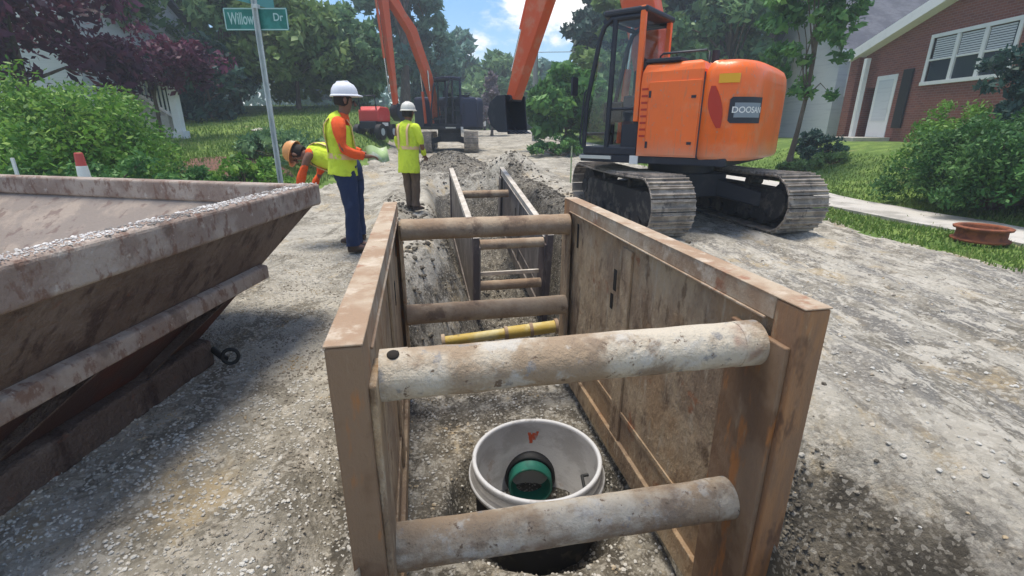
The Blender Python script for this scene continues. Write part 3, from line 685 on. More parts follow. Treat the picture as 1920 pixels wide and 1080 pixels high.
mb.add(vs, [(i*(n+1)+j, i*(n+1)+j+1, (i+1)*(n+1)+j+1, (i+1)*(n+1)+j) for i in range(n) for j in range(n)], True)
mb_ = mb.build('stone_heap', M['binstone']); mb_.location = O; tag(mb_, 'heap of pale crushed stone lying inside the steel bin', 'gravel', kind='stuff')
for _ in range(9000):
    i = random.randrange(n); j = random.randrange(n); p = vs[i*(n+1)+j].lerp(vs[(i+1)*(n+1)+j+1], random.random()); p = p.lerp(vs[(i+1)*(n+1)+j], random.random()*.7)
    s = random.choice((.008,.012,.016)); ptsb.append((p.x+O.x, p.y+O.y, p.z+s*.4)); szb.append(s)
for _ in range(3200):   # pale stones added to brighten the rim's top strip
    p = C1.lerp(C4, random.random()**1.0)+Vector((-random.uniform(.01,.13)**1, 0, 1.058)); s = random.choice((.003,.004,.007)); ptsb.append(tuple(p)); szb.append(s)
tag(stones('loose_stones', ptsb, szb, M['binstone']), 'loose pale stones on top of the heap in the steel bin', 'gravel')

# ------------------------------------------------------------------ excavators
def excavator(name, label, origin, hu, hs, arm, P, sc=1., arm_y=-.1, detail=True, cabfade=False):
    """hu/hs: headings (deg left of +y) of undercarriage and upper works; arm: boom knee, hinge, stick end in (reach, height)"""
    root = empty(name, origin); root.scale = (sc,)*3; tag(root, label, 'excavator')
    ru, rsw = (0, 0, rad(90+hu)), (0, 0, rad(90+hs))
    gauge, sh, Lt, Ht = 1.99, .62, 3.55, .84
    # --- tracks, local x = forward
    for s in (-1, 1):
        yc = s*gauge/2; path = []; r = Ht/2-.03; hl = Lt/2-r-.03
        n = 46; per = 4*hl+2*math.pi*r
        for k in range(n):
            q = per*k/n
            if q < 2*hl: x, z, a = -hl+q, .03, 0
            elif q < 2*hl+math.pi*r: t = (q-2*hl)/r; x, z, a = hl+r*math.sin(t), r+.03-r*math.cos(t), -t
            elif q < 4*hl+math.pi*r: x, z, a = hl-(q-2*hl-math.pi*r), 2*r+.03, math.pi
            else: t = (q-4*hl-math.pi*r)/r; x, z, a = -hl-r*math.sin(t), r+.03+r*math.cos(t), math.pi-t
            sag = -.03*math.sin(math.pi*(x+hl)/(2*hl)) if a == math.pi else 0
            path.append((x, z+sag, a))
        mb = MB()
        for x, z, a in path:
            R3 = Matrix.Rotation(a, 3, 'Y'); pit = per/n
            mb.box((x, yc, z), (pit*.93, sh, .022), R3)
            for g_ in (-.30, .22):
                mb.box(Vector((x, yc, z))+R3 @ Vector((g_*pit, 0, -.024)), (.016, sh*.98, .034), R3)
        tr = mb.build('track', M['trackmud'], root, rot=ru)
        mb = MB()      # inner link belt
        for k in range(n):
            x, z, a = path[k]; R3 = Matrix.Rotation(a, 3, 'Y')
            for e in (-.07, .07): mb.box(Vector((x, yc+e, z))+R3 @ Vector((0, 0, .05)), (per/n*.99, .03, .075), R3)
        mb.build('track_chain', M['trackdark'], tr)
        mb = MB()
        mb.prism([(-hl-.05,.20),(-hl+.1,.12),(hl-.1,.12),(hl+.05,.20),(hl+.05,.42),(hl-.25,.60),(-hl+.25,.60),(-hl-.05,.45)], yc-.17, yc+.17, lambda a, b, t: (a, t, b))
        fr = mb.build('track_frame', M['trackdark'], tr, .02)
        mb = MB()
        for k in range(7):
            x = -hl+.25+(2*hl-.5)*k/6; mb.tube((x, yc-.21, .18), (x, yc+.21, .18), .085, n=18)
        for x in (-hl*.4, hl*.4): mb.tube((x, yc-.12, .66), (x, yc+.12, .66), .06, n=16)
        mb.build('roller', M['trackdark'], tr, split=True)
        mb = MB()
        mb.tube((-hl, yc-.07, r+.03), (-hl, yc+.07, r+.03), r-.09, n=28); mb.tube((-hl, yc-.20, r+.03), (-hl, yc+.22*1, r+.03), r*.55, n=24)
        for k in range(12):
            b_ = k*6.2832/12; mb.box((-hl+(r-.07)*math.cos(b_), yc, r+.03+(r-.07)*math.sin(b_)), (.05,.1,.05))
        mb.build('sprocket', M['trackdark'], tr, .006)
        mb = MB(); mb.tube((hl, yc-.09, r+.03), (hl, yc+.09, r+.03), r-.07, n=28); mb.tube((hl, yc-.19, r+.03), (hl, yc+.19, r+.03), r*.35, n=20); mb.build('idler', M['trackdark'], tr)
    mb = MB(); mb.box((0,0,.60), (1.1,1.0,.36)); mb.tube((0,0,.7), (0,0,.96), .52, n=36)
    for sx in (-1, 1):
        for sy in (-1, 1): mb.hexa([Vector(p) for p in ((sx*.15,sy*.3,.45),(sx*.75,sy*.85,.30),(sx*1.0,sy*.85,.30),(sx*.5,sy*.3,.45),(sx*.15,sy*.3,.72),(sx*.75,sy*.85,.52),(sx*1.0,sy*.85,.52),(sx*.5,sy*.3,.72))])
    mb.build('carbody', M['navy'], root, .02, rot=ru)
    # dozer-less; deck
    mb = MB(); mb.prism([(-1.0,-1.15),(1.25,-1.15),(1.32,-.4),(1.32,.95),(1.22,1.17),(-1.0,1.17)], .95, 1.06, lambda a, b, t: (a, b, t)); dk = mb.build('deck', M['navy'], root, .015, rot=rsw)
    mb = MB(); mb.box((.95,1.185,1.02), (.55,.03,.05)); mb.build('step_strip', M['silver'], dk)
    mb = MB(); mb.box((.30,1.185,1.0), (.13,.02,.12)); mb.build('warning_plate', M['white'], dk)
    # body outline (x, y) from the front left round the tail to the front right
    cwy = 1.2; xt = -1.27; xs0 = -.60
    out = []
    for k in range(61):
        th = math.pi*k/60; c_, s_ = math.cos(th), math.sin(th)
        out.append((xs0-(abs(s_)**.50)*(xs0-xt), cwy*math.copysign(abs(c_)**.50, c_)))
    def inset(poly, d):
        res = []; n = len(poly)
        for i in range(n):
            a, b, c_ = Vector(poly[i-1]), Vector(poly[i]), Vector(poly[(i+1) % n])
            t = ((b-a).normalized()+(c_-b).normalized()); t = t.normalized() if t.length > 1e-6 else (c_-b).normalized()
            nn = Vector((-t.y, t.x)); res.append((b.x+nn.x*d, b.y+nn.y*d))
        return res
    def blob(poly, zs, nm, m, parent, bev=.0, rot=rsw, smooth=True):
        mb = MB(); n = len(poly); vs = []
        for z, d in zs: vs += [(a, b, z) for a, b in inset(poly, d)]
        fsd = [(i*n+k, i*n+(k+1) % n, (i+1)*n+(k+1) % n, (i+1)*n+k) for i in range(len(zs)-1) for k in range(n)]
        mb.add(vs, fsd, smooth); mb.add(vs[:n], [tuple(range(n))[::-1]]); mb.add(vs[-n:], [tuple(range(n))])
        return mb.build(nm, m, parent, bev, rot=rot)
    xs = -.62
    cw = [(a, b) for a, b in out if a < xs-.005]; cw = [(xs, 1.2)]+cw+[(xs, -1.2)]
    ZTOP = 2.32
    cwo = blob(cw, [(1.03,.05),(1.05,.02),(1.09,0),(2.04,0),(2.16,.02),(2.24,.06),(2.28,.12),(2.30,.24)], 'counterweight', P['paint'], root)
    for p_ in cwo.data.polygons: p_.use_smooth = abs(p_.normal.z) < .95 and abs(p_.normal.x) < .999
    hs_ = [(.27,1.2),(-.10,1.2),(xs+.012,1.2),(xs+.012,-1.2),(1.0,-1.2),(1.0,-.55),(.27,-.50)]
    hz = [(1.06,.0),(2.03,0),(2.19,.015),(2.28,.06),(2.31,.14)]
    ho = blob(hs_, hz, 'engine_house', P['paint'], root, smooth=False, bev=.015)
    # side door panel and louvres on the left face
    mb = MB(); mb.box((-.225,1.206,1.57), (.72,.014,.98)); mb.build('side_door', P['paint'], ho, .006)
    mb = MB(); mb.box((.195,1.203,1.65), (.10,.004,.78)); lg = mb.build('louvre_frame', P['paint'], ho)
    mb = MB()
    for k in range(8): mb.box((.195,1.209,1.34+.09*k), (.085,.010,.028))
    mb.build('louvre', P['grille'], lg, split=True)
    mb = MB(); mb.box((.0,1.0,ZTOP+.02), (.5,.3,.05)); mb.build('air_intake', M['navy'], ho, .01); mb = MB(); mb.tube((-.2,-.5,2.25), (-.2,-.5,2.62), .06, n=16); mb.build('exhaust', M['navy'], ho, .01)
    mb = MB()
    mb.sweep([(-.55,.9,2.2),(-.55,.9,2.42),(-.5,.9,2.45),(.1,.9,2.45),(.14,.9,2.42),(.14,.9,2.2)], [.015]*6, n=8); mb.build('handrail', M['navy'], ho)
    # patches that follow the curved tail; s = arc length from the left rear joint
    ol = [(xs, 1.2)]+[(a, b) for a, b in out if a < xs-.005]; cum = [0]
    for i in range(1, len(ol)): cum.append(cum[-1]+math.dist(ol[i], ol[i-1]))
    def on(s_, z, off):
        s_ = max(-.9, s_)
        if s_ <= 0: return (xs-s_, 1.2+off, z)
        i = min(max(1, int(np.searchsorted(cum, s_))), len(ol)-1); t = (s_-cum[i-1])/(cum[i]-cum[i-1])
        a, b = Vector(ol[i-1]), Vector(ol[i]); p = a.lerp(b, t); tt = (b-a).normalized(); nn = Vector((tt.y, -tt.x))
        return (p.x+nn.x*off, p.y+nn.y*off, z)
    if detail:
        mb = MB(); mb.box((xs+.006,1.197,1.6),(.016,.012,1.1)); mb.build('panel_gap', M['navy'], ho)
        mb = MB()
        for zz_ in (1.25, 1.85): mb.box((-.50,1.218,zz_), (.06,.012,.035))
        mb.build('latch', M['navy'], ho, split=True)
        mb = MB()
        for zz_ in (1.22, 1.9): mb.box((.115,1.216,zz_), (.03,.014,.09))
        mb.build('hinge', M['navy'], ho, split=True)
        mb = MB(); mb.box((-.22,1.204,1.115),(.70,.012,.05)); mb.build('sill_strip', M['navy'], ho)
        def patch(poly, off, nm, m, th=.02, nseg=14, par=cwo):
            """poly given as left/right edge s for rows of z"""
            mb = MB(); rows = len(poly); vs = []
            for z, s0, s1 in poly:
                for k in range(nseg+1): vs.append(on(s0+(s1-s0)*k/nseg, z, off))
            w = nseg+1
            for z, s0, s1 in poly:
                for k in range(nseg+1): vs.append(on(s0+(s1-s0)*k/nseg, z, off-th))
            fsd = [(i*w+k, i*w+k+1, (i+1)*w+k+1, (i+1)*w+k) for i in range(rows-1) for k in range(nseg)]
            e = rows*w
            fsd += [(k, k+1, e+k+1, e+k) for k in range(nseg)]+[((rows-1)*w+k, (rows-1)*w+k+1, e+(rows-1)*w+k+1, e+(rows-1)*w+k) for k in range(nseg)]
            fsd += [(i*w, (i+1)*w, e+(i+1)*w, e+i*w) for i in range(rows-1)]+[(i*w+nseg, (i+1)*w+nseg, e+(i+1)*w+nseg, e+i*w+nseg) for i in range(rows-1)]
            mb.add(vs, fsd, False); return mb.build(nm, m, par)
        s0, s1 = P['logo_s']
        zc = 1.67
        patch([(zc-.16,s0+.03,s1),(zc-.13,s0,s1),(zc+.13,s0,s1),(zc+.16,s0+.03,s1)], .024, 'badge_surround', M['navy'], nseg=30)
        patch([(zc-.09,s0+.06,s1-.04),(zc+.09,s0+.06,s1-.04)], .030, 'badge_face', P['badge'], nseg=30)
        tv, tf = text_mesh('DOOSAN', .105)
        mb = MB(); sm_ = (s0+s1)/2; mb.add([on(sm_+v[0]*.98, zc+v[1]+.0, .034) for v in tv], tf); mb.build('lettering', M['white'], cwo)
        patch([(2.0,P['dec_s']-.12,P['dec_s']+.12),(2.11,P['dec_s']-.12,P['dec_s']+.12)], .026, 'yellow_label', M['yellow'])
        oh = [(1.45+.52*k/12,) for k in range(13)]; c0 = P['oval_s']+.0
        patch([(z, c0+.05+(.12*(1-(k-0)/12))-.075*math.sin(math.pi*(k+.3)/12.6)-.02, c0+.05+(.12*(1-k/12))+.055*math.sin(math.pi*(k+.3)/12.6)+.02) for k, (z,) in enumerate(oh)], .022, 'grab_recess', M['redrecess'])
    # --- cab
    x0, x1, y0, y1, z0, z1 = .285, 1.12, .18, 1.18, 1.06, 2.98
    cab = MB(); cab.box(((x0+x1)/2+.03, (y0+y1)/2, z0+.06), (x1-x0+.06, y1-y0, .12)); cab.box((x0+.14,(y0+y1)/2, 1.5), (.28, y1-y0-.1, .8))
    co = cab.build('cab', M['navy'], root, .02, rot=rsw)
    mb = MB()
    def bar(p, q, w=.035): mb.sweep([p, q], [w, w], n=8)
    f0, f1 = x1+.06, x1-.22
    for y in (y0+.03, y1-.03):
        mb.sweep([(f0,y,z0+.1),(f0-.02,y,1.8),(f1+.09,y,z1-.32),(f1+.02,y,z1-.14),(f1-.10,y,z1-.05),(x0+.05,y,z1-.05)], [.036]*6, n=8)
        bar((x0+.50,y,z0+.1), (x0+.46,y,z1-.06), .04)
        bar((x0+.05,y,1.72), (x0+.5,y,1.72), .02)
    bar((f1,y0,z1-.08), (f1,y1,z1-.08)); bar((f0,y0,z0+.3),(f0,y1,z0+.3), .025)
    mb.build('cab_frame', M['navy'], co)
    mb = MB()
    for y in (y0+.03, y1-.02): mb.box((x0+.035, y, (2.2+z1)/2-.3), (.075, .075, z1-2.2+.72))
    mb.build('rear_pillar', P['paint'], co, .012)
    mb = MB(); mb.prism([(x0-.03,y0-.02),(f1+.02,y0-.02),(f1+.08,y0+.2),(f1+.08,y1-.2),(f1+.02,y1+.02),(x0-.03,y1+.02)], z1-.02, z1+.06, lambda a,b,t: (a,b,t)); mb.build('cab_roof', P['roof'], co, .025)
    mb = MB()
    for y in (y0+.03, y1-.03):
        mb.add([(x0+.07,y,1.5),(x0+.46,y,1.5),(x0+.44,y,z1-.1),(x0+.07,y,z1-.1)], [(0,1,2,3)])
        mb.add([(x0+.52,y,1.25),(f0-.04,y,1.25),(f1+.02,y,z1-.12),(x0+.5,y,z1-.1)], [(0,1,2,3)])
    mb.add([(f0,y0+.05,1.3),(f0,y1-.05,1.3),(f1+.05,y1-.05,z1-.2),(f1+.05,y0+.05,z1-.2)], [(0,1,2,3)])
    mb.add([(x0,y0+.07,2.2),(x0,y1-.07,2.2),(x0,y1-.07,z1-.12),(x0,y0+.07,z1-.12)], [(0,1,2,3)])
    mb.build('window', M['glass'], co)
    mb = MB(); mb.box((x0+.40,(y0+y1)/2,1.62), (.42,.42,.14)); mb.box((x0+.2,(y0+y1)/2,1.95), (.12,.42,.62)); mb.box((x0+.2,(y0+y1)/2,2.36),(.09,.24,.16)); mb.box((x0+.5,y1-.22,1.68),(.32,.12,.3)); mb.tube((x1-.2,(y0+y1)/2+.15,1.2),(x1-.28,(y0+y1)/2+.15,1.85),.018)
    mb.build('seat', M['black'], co, .03)
    mb = MB(); mb.sweep([(f0+.02,y1+.03,1.2),(f0+.03,y1+.05,1.3),(f0-.02,y1+.05,1.95),(f0-.04,y1+.03,2.0)], [.013]*4, n=8); mb.box((f0+.12,y1+.12,2.05),(.03,.16,.26)); mb.build('mirror', M['navy'], co)
    # --- boom, stick, bucket in the plane y = arm_y
    (kr, kz), (hr, hzz), (er, ez) = arm['knee'], arm['hinge'], arm['end']
    def plate(poly, y, w, nm, m, par=root, bev=.02, rot=rsw):
        mb = MB(); mb.prism(poly, y-w/2, y+w/2, lambda a, b, t: (a, t, b)); return mb.build(nm, m, par, bev, rot=rot)
    def limb(pts, wid):
        wid = [w_*P.get('lw', 1) for w_ in wid]
        """polygon round a polyline with half-widths"""
        L_, R_ = [], []
        for i, p in enumerate(pts):
            p = Vector(p); t = (Vector(pts[min(i+1,len(pts)-1)])-Vector(pts[max(i-1,0)])).normalized(); nn = Vector((-t.y, t.x))
            L_.append(tuple(p+nn*wid[i])); R_.append(tuple(p-nn*wid[i]))
        return L_+R_[::-1]
    fr_, fz = .55, 1.45
    bo = plate(limb([(fr_,fz),((fr_+kr)/2-.1,(fz+kz)/2),(kr,kz),((kr+hr)/2,(kz+hzz)/2+.05),(hr,hzz)], [.13,.26,.30,.24,.13]), arm_y, .36, 'boom', P['arm'])
    so = plate(limb([(hr-(er-hr)*.20,hzz-(ez-hzz)*.20),(hr,hzz),(hr+(er-hr)*.3,hzz+(ez-hzz)*.3),(er,ez)], [.12,.27,.22,.10]), arm_y, .28, 'stick', P['arm'])
    mb = MB(); mb.tube((hr,arm_y-.24,hzz),(hr,arm_y+.24,hzz),.08); mb.tube((er,arm_y-.2,ez),(er,arm_y+.2,ez),.06); mb.tube((fr_,arm_y-.3,fz),(fr_,arm_y+.3,fz),.09); mb.build('pin', M['navy'], root, rot=rsw)
    def cyl(p, q, y, r_=.06, k=.62):
        p, q = Vector((p[0],y,p[1])), Vector((q[0],y,q[1])); m_ = p.lerp(q, k)
        mb = MB(); mb.tube(p, m_, r_, n=16); o = mb.build('hydraulic_cylinder', P['arm'], root, rot=rsw); mb = MB(); mb.tube(m_, q, r_*.55, n=12); mb.build('rod', M['hydraulic'], o)
    cyl((1.05,1.2), ((fr_+kr)/2+.05,(fz+kz)/2+.2), arm_y+.25); cyl((1.05,1.2), ((fr_+kr)/2+.05,(fz+kz)/2+.2), arm_y-.25)
    dx, dz = hr-er, hzz-ez; ux, uz = -(er-hr)*.20, -(ez-hzz)*.20
    cyl((kr+.1,kz+.33), (hr+ux,hzz+uz), arm_y, .06, .6)
    sd = Vector((er-hr, ez-hzz)).normalized(); out_ = Vector((-sd.y, sd.x)); 
    if out_.x < 0: out_ = -out_
    cyl(tuple(Vector((hr,hzz))+out_*.34), tuple(Vector((er,ez))+out_*.24-sd*.45), arm_y, .05, .65)
    # bucket
    bk = empty_part = None
    bp = arm.get('bucket_rot', 0); bw = .78*arm.get('bw', 1)
    prof = [(-.02,.06),(.20,.02),(.40,-.16),(.44,-.42),(.30,-.66),(.05,-.78),(-.22,-.74)]
    ca, sa = math.cos(bp), math.sin(bp)
    bs_ = arm.get('bs', 1)
    def bpt(a, b, y, k=1.):
        a, b = a*bs_, b*bs_
        return (er+(a*ca-b*sa)*k, y, ez+(a*sa+b*ca)*k)
    mb = MB(); vs = []; n = len(prof)
    for off in (0, .03):
        for a, b in prof:
            a2, b2_ = a*(1-off*2.0), b*(1-off*1.6)
            vs += [bpt(a2, b2_, arm_y-bw/2), bpt(a2, b2_, arm_y+bw/2)]
    fsd = []
    for i in range(n-1):
        a = 2*i; fsd += [(a, a+1, a+3, a+2), (2*n+a, 2*n+a+2, 2*n+a+3, 2*n+a+1)]
    fsd += [(0,2*n,2*n+1,1),(2*n-2,2*n-1,4*n-1,4*n-2)]
    mb.add(vs, fsd, True)
    for sy in (-1, 1):
        y = arm_y+sy*bw/2; mb.prism(prof+[(-.10,-.30)], y-.015, y+.015, lambda a, b, t: bpt(a, b, t))
    bo_ = mb.build('bucket', P['bucket'], root, rot=rsw)
    mb = MB()
    for k in range(5):
        y = arm_y-bw/2+.06+(bw-.12)*k/4
        mb.prism([(-.16,-.70),(-.20,-.79),(-.42,-.74)], y-.03, y+.03, lambda a, b, t: bpt(a, b, t))
    mb.build('bucket_tooth', P['bucket'], bo_)
    return root
P1 = dict(paint=M['orange'], grille=M['redrecess'], roof=M['navy'], arm=M['orangefaded'], bucket=M['navy'], badge=mat('badge_grey',(.22,.26,.30),(),.4), logo_s=(.34,.84), dec_s=.30, oval_s=.07)
ex_o = Vector((2.78, 8.15, .0))
excavator('excavator', 'big orange excavator with black cab parked on tracks beside the trench', ex_o, 10, 52,
          dict(knee=(1.25,4.3), hinge=(2.62,4.45), end=(3.55,2.02), bucket_rot=.15, bw=.85, bs=.85), P1)
M['farnavy'] = mat('far_cab_blue', (.035,.04,.075), (), .5)
P2 = dict(paint=M['farnavy'], grille=M['navy'], roof=M['farnavy'], arm=M['redorange'], bucket=M['navy'], lw=.62, badge=M['navy'], logo_s=(.4,.9), dec_s=.1, oval_s=.1)
e2 = Vector((-2.85, 23.0, float(base_h(np.array(-2.7), np.array(22.)))+.0))
excavator('excavator', 'smaller looking distant excavator with dark cab and raised red orange arm', e2, 4, 138,
          dict(knee=(1.75,4.75), hinge=(3.0,6.0), end=(2.75,1.9), bucket_rot=-.9, bw=.6), P2, 1.0, detail=False)

# ------------------------------------------------------------------ people
FOLD = bpy.data.textures.new('cloth_folds', 'CLOUDS'); FOLD.noise_scale = .085; FOLD.noise_depth = 2
def worker(name, label, loc, heading, joints, mats, helmet, sc=1., vest_long=.0, face_turn=0):
    """local frame: +y = facing, +x = right hand side"""
    root = empty(name, loc, heading); root.scale = (sc,)*3; tag(root, label, 'person')
    J = joints
    up = (Vector(J['neck'])-Vector(J['waist'])).normalized(); hu = Vector(J.get('headup', (0,0,1))).normalized()
    # body: skin modifier on a skeleton
    V_, E_, R_ = [], [], []
    def chain(pts, rads, start=None):
        prev = start
        for p, r in zip(pts, rads):
            V_.append(p); R_.append(r); i = len(V_)-1
            if prev is not None: E_.append((prev, i))
            prev = i
        return prev
    pel = chain([J['pelvis']], [.105])
    ch = chain([J['waist'], J['chest'], J['neck']], [.095, .105, .055], pel)
    hd = Vector(J['head']); fd = Vector(J.get('face', (0,1,0))).normalized()
    hb = chain([hd-hu*.09-fd*.01, hd, hd+hu*.075], [.062, .092, .075], ch)
    chestI = ch-1
    for s in ('r', 'l'):
        sh, el, wr, ha = [Vector(J[k+s]) for k in ('sh','el','wr','ha')]
        w = chain([sh, el, wr], [.058, .043, .028], chestI)
        dirn = (ha-wr).normalized(); sidev = dirn.cross(Vector((0,0,1))); sidev = sidev.normalized() if sidev.length > .1 else Vector((1,0,0)); nrm = sidev.cross(dirn)
        palm = chain([wr+dirn*.05], [.030], w); 
        for k, (off, ln) in enumerate(((-.030,.075),(-.010,.085),(.010,.080),(.030,.062))):
            b = wr+dirn*.085+sidev*off
            chain([b, b+dirn*ln*.5-nrm*.012, b+dirn*ln*.8-nrm*.04], [.0095,.0088,.0075], palm)
        chain([wr+dirn*.05-sidev*.035-nrm*.01, wr+dirn*.085-sidev*.055-nrm*.02], [.011,.009], palm)
        hp, kn, an, to = [Vector(J[k+s]) for k in ('hp','kn','an','to')]
        chain([hp, kn, an, to], [.09,.062,.043,.04], pel)
    me = bpy.data.meshes.new('body'); me.from_pydata([tuple(v) for v in V_], E_, []); 
    o = bpy.data.objects.new('body', me); C.objects.link(o); o.parent = root
    sk = o.modifiers.new('skin', 'SKIN'); 
    for i, r in enumerate(R_): me.skin_vertices[0].data[i].radius = (r, r)
    me.skin_vertices[0].data[0].use_root = True
    sb = o.modifiers.new('sub', 'SUBSURF'); sb.levels = 1; sb.render_levels = 1
    me.materials.append(mats['skin'])
    dg = bpy.context.evaluated_depsgraph_get(); m2 = bpy.data.meshes.new_from_object(o.evaluated_get(dg))
    o.modifiers.clear(); o.data = m2; m2.materials.clear(); m2.materials.append(mats['skin'])
    for p in m2.polygons: p.use_smooth = True
    body = o
    X3 = fd.cross(hu).normalized()
    # face: nose, ears, eyes, brow
    mb = MB(); mb.sweep([hd+fd*.088+hu*(.02), hd+fd*.112+hu*(-.018), hd+fd*.092+hu*(-.03)], [.010,.017,.010], n=8)
    for s in (-1, 1): mb.sweep([hd+X3*s*.088+hu*(.03), hd+X3*s*.100+hu*(.01), hd+X3*s*.088+hu*(-.03)], [.012,.02,.010], n=8)
    mb.sweep([hd+fd*.085-X3*.025+hu*(-.055), hd+fd*.094+hu*(-.055), hd+fd*.085+X3*.025+hu*(-.055)], [.005,.008,.005], n=8)
    mb.build('face_features', mats['skin'], body, split=True)
    mb = MB()
    for s in (-1, 1):
        c = hd+fd*.086+X3*s*.032+hu*(.012); mb.sweep([c-hu*(.009), c, c+hu*(.009)], [.004,.012,.004], n=8)
    mb.build('eyes', M['hair'], body)
    mb = MB(); c = hd-fd*.012; mb.sweep([c+hu*(-.06)-fd*.03, c+hu*(-.02)-fd*.022, c+hu*(.05)-fd*.01], [.075,.09,.094], n=18); mb.build('hair', M['hair'], root)
    # hard hat
    hc = hd+hu*(.055); hm = MB(); n = 28; prof = [(.128,0),(.127,.03),(.118,.07),(.095,.108),(.060,.130),(.0001,.138)]
    Rh = Matrix.Identity(3)
    yy_ = hu.cross(X3).normalized(); Rh = Matrix(((X3.x, yy_.x, hu.x),(X3.y, yy_.y, hu.y),(X3.z, yy_.z, hu.z)))
    vs = []
    for r, z in prof:
        for k in range(n):
            a = k*6.2832/n; vs.append(Rh @ Vector((r*.92*math.cos(a), r*1.10*math.sin(a), z))+hc)
    hm.add(vs, [(i*n+k, i*n+(k+1) % n, (i+1)*n+(k+1) % n, (i+1)*n+k) for i in range(len(prof)-1) for k in range(n)], True)
    ht = hm.build('hard_hat', helmet, root)
    br = MB(); vs = []
    for r0, z in ((1.0,.012),(1.0,-.002),(None,-.012),(None,-.002)):
        for k in range(n):
            a = k*6.2832/n; e = 1.0 if r0 else (1.09+.26*max(0, math.sin(a))**2)
            vs.append(Rh @ Vector((.128*.92*math.cos(a)*(e if e < 1.1 else 1.1+.0*e), .128*1.10*math.sin(a)*e, z))+hc)
    br.add(vs, [(i*n+k, i*n+(k+1) % n, ((i+1) % 4)*n+(k+1) % n, ((i+1) % 4)*n+k) for i in range(4) for k in range(n)], True)
    br.build('brim', helmet, ht)
    rg = MB(); rg.sweep([Rh @ Vector((0,-.12,.06))+hc, Rh @ Vector((0,-.06,.132))+hc, Rh @ Vector((0,.04,.138))+hc, Rh @ Vector((0,.11,.085))+hc], [.008,.012,.012,.008], n=8); rg.build('ridge', helmet, ht)
    # trousers
    sx = Vector(J.get('hipaxis', (1,0,0)))
    tr = MB()
    pv, ws = Vector(J['pelvis']), Vector(J['waist'])
    tr.sweep([pv+Vector((0,0,-.13)), pv+Vector((0,0,-.04)), pv+Vector((0,0,.06)), ws], [(.155,.12),(.178,.14),(.172,.135),(.158,.125)], side=sx, n=22)
    for s in ('r','l'):
        hp, kn, an = [Vector(J[k+s]) for k in ('hp','kn','an')]
        m1_, m2_ = hp.lerp(kn,.5), kn.lerp(an,.5)
        tr.sweep([hp+Vector((0,0,.05)), hp, m1_, kn+Vector((0,0,.04)), kn-Vector((0,0,.04)), m2_, an+Vector((0,0,.10)), an+Vector((0,0,.01))], [(.085,.10),(.098,.115),(.088,.10),(.074,.082),(.072,.08),(.070,.078),(.066,.072),(.072,.08)], side=sx, n=18)
    tr.build('trousers', mats['trousers'], root)
    for s in ('r','l'):
        an, to = Vector(J['an'+s]), Vector(J['to'+s]); f_ = (to-an); f_.z = 0; f_.normalize()
        b = MB(); b.sweep([an+Vector((0,0,.10)), an+Vector((0,0,.02)), an+f_*.02+Vector((0,0,-.02)), an+f_*.03+Vector((0,0,-.055))], [.055,.056,.058,.055], side=sx, n=14)
        b.sweep([an-f_*.06+Vector((0,0,-.035)), an+Vector((0,0,-.03)), an+f_*.12+Vector((0,0,-.045)), an+f_*.19+Vector((0,0,-.055))], [(.036,.042),(.045,.048),(.035,.05),(.024,.04)], side=(0,0,1), n=14)
        b.build('boot', M['leather'], root)
    # shirt with sleeves
    cx_, nk = Vector(J['chest']), Vector(J['neck']); shr, shl = Vector(J['shr']), Vector(J['shl']); ax = (shr-shl).normalized()
    sm = MB()
    sm.sweep([ws+up*(-.10-vest_long*.3), ws, cx_.lerp(ws,.5), cx_, cx_+up*(.08), nk+up*(-.03), nk+up*(.02)], [(.172,.13),(.165,.125),(.172,.128),(.185,.132),(.175,.12),(.09,.085),(.06,.062)], side=ax, n=22)
    for s in ('r','l'):
        sh, el, wr = [Vector(J[k+s]) for k in ('sh','el','wr')]; inn_ = (cx_+up*(.07)).lerp(sh, .55)
        sm.sweep([inn_, sh, sh.lerp(el,.5), el, el.lerp(wr,.5), wr-(wr-el)*.06], [.075,.082,.068,.060,.052,.046], n=14)
    sm.build('shirt', mats['shirt'], root)
    # vest over it
    vm = MB()
    vm.sweep([ws+up*(-.16-vest_long), ws+up*(-.05), ws.lerp(cx_,.5), cx_, cx_+up*(.07), cx_+up*(.115), nk+up*(-.035)], [(.205,.165),(.185,.15),(.187,.148),(.196,.150),(.190,.14),(.165,.115),(.10,.09)], side=ax, n=26, caps=False)
    vo = vm.build('vest', mats['vest'], root); so_ = vo.modifiers.new('thick', 'SOLIDIFY'); so_.thickness = .006
    tp = MB()
    tp.sweep([ws+up*(-.03), ws+up*(.025)], [(.195,.158),(.194,.156)], side=ax, n=26, caps=False)
    fdn = up.cross(ax)
    for s in (-1, 1):
        for fb in (-1, 1):
            pts = [ws+ax*s*.09+fdn*fb*.150+up*(.03), cx_+ax*s*.095+fdn*fb*.148, cx_+ax*s*.10+fdn*fb*.137+up*(.07), cx_+ax*s*.10+fdn*fb*.09+up*(.128)]
            tp.sweep(pts, [(.006,.024)]*4, side=fdn, n=8)
    tp.build('reflective_tape', mats['tape'], vo)
    # cloth folds
    for o_ in [o for o in bpy.data.objects if o.parent == root and o.name.split('.')[0] in ('trousers','shirt','vest')]+[vo]:
        if any(m_.name == 'folds' for m_ in o_.modifiers): continue
        sb_ = o_.modifiers.new('smooth', 'SUBSURF'); sb_.levels = 2; sb_.render_levels = 2
        dm_ = o_.modifiers.new('folds', 'DISPLACE'); dm_.texture = FOLD; dm_.strength = .030; dm_.mid_level = .5; dm_.texture_coords = 'GLOBAL'
    return root
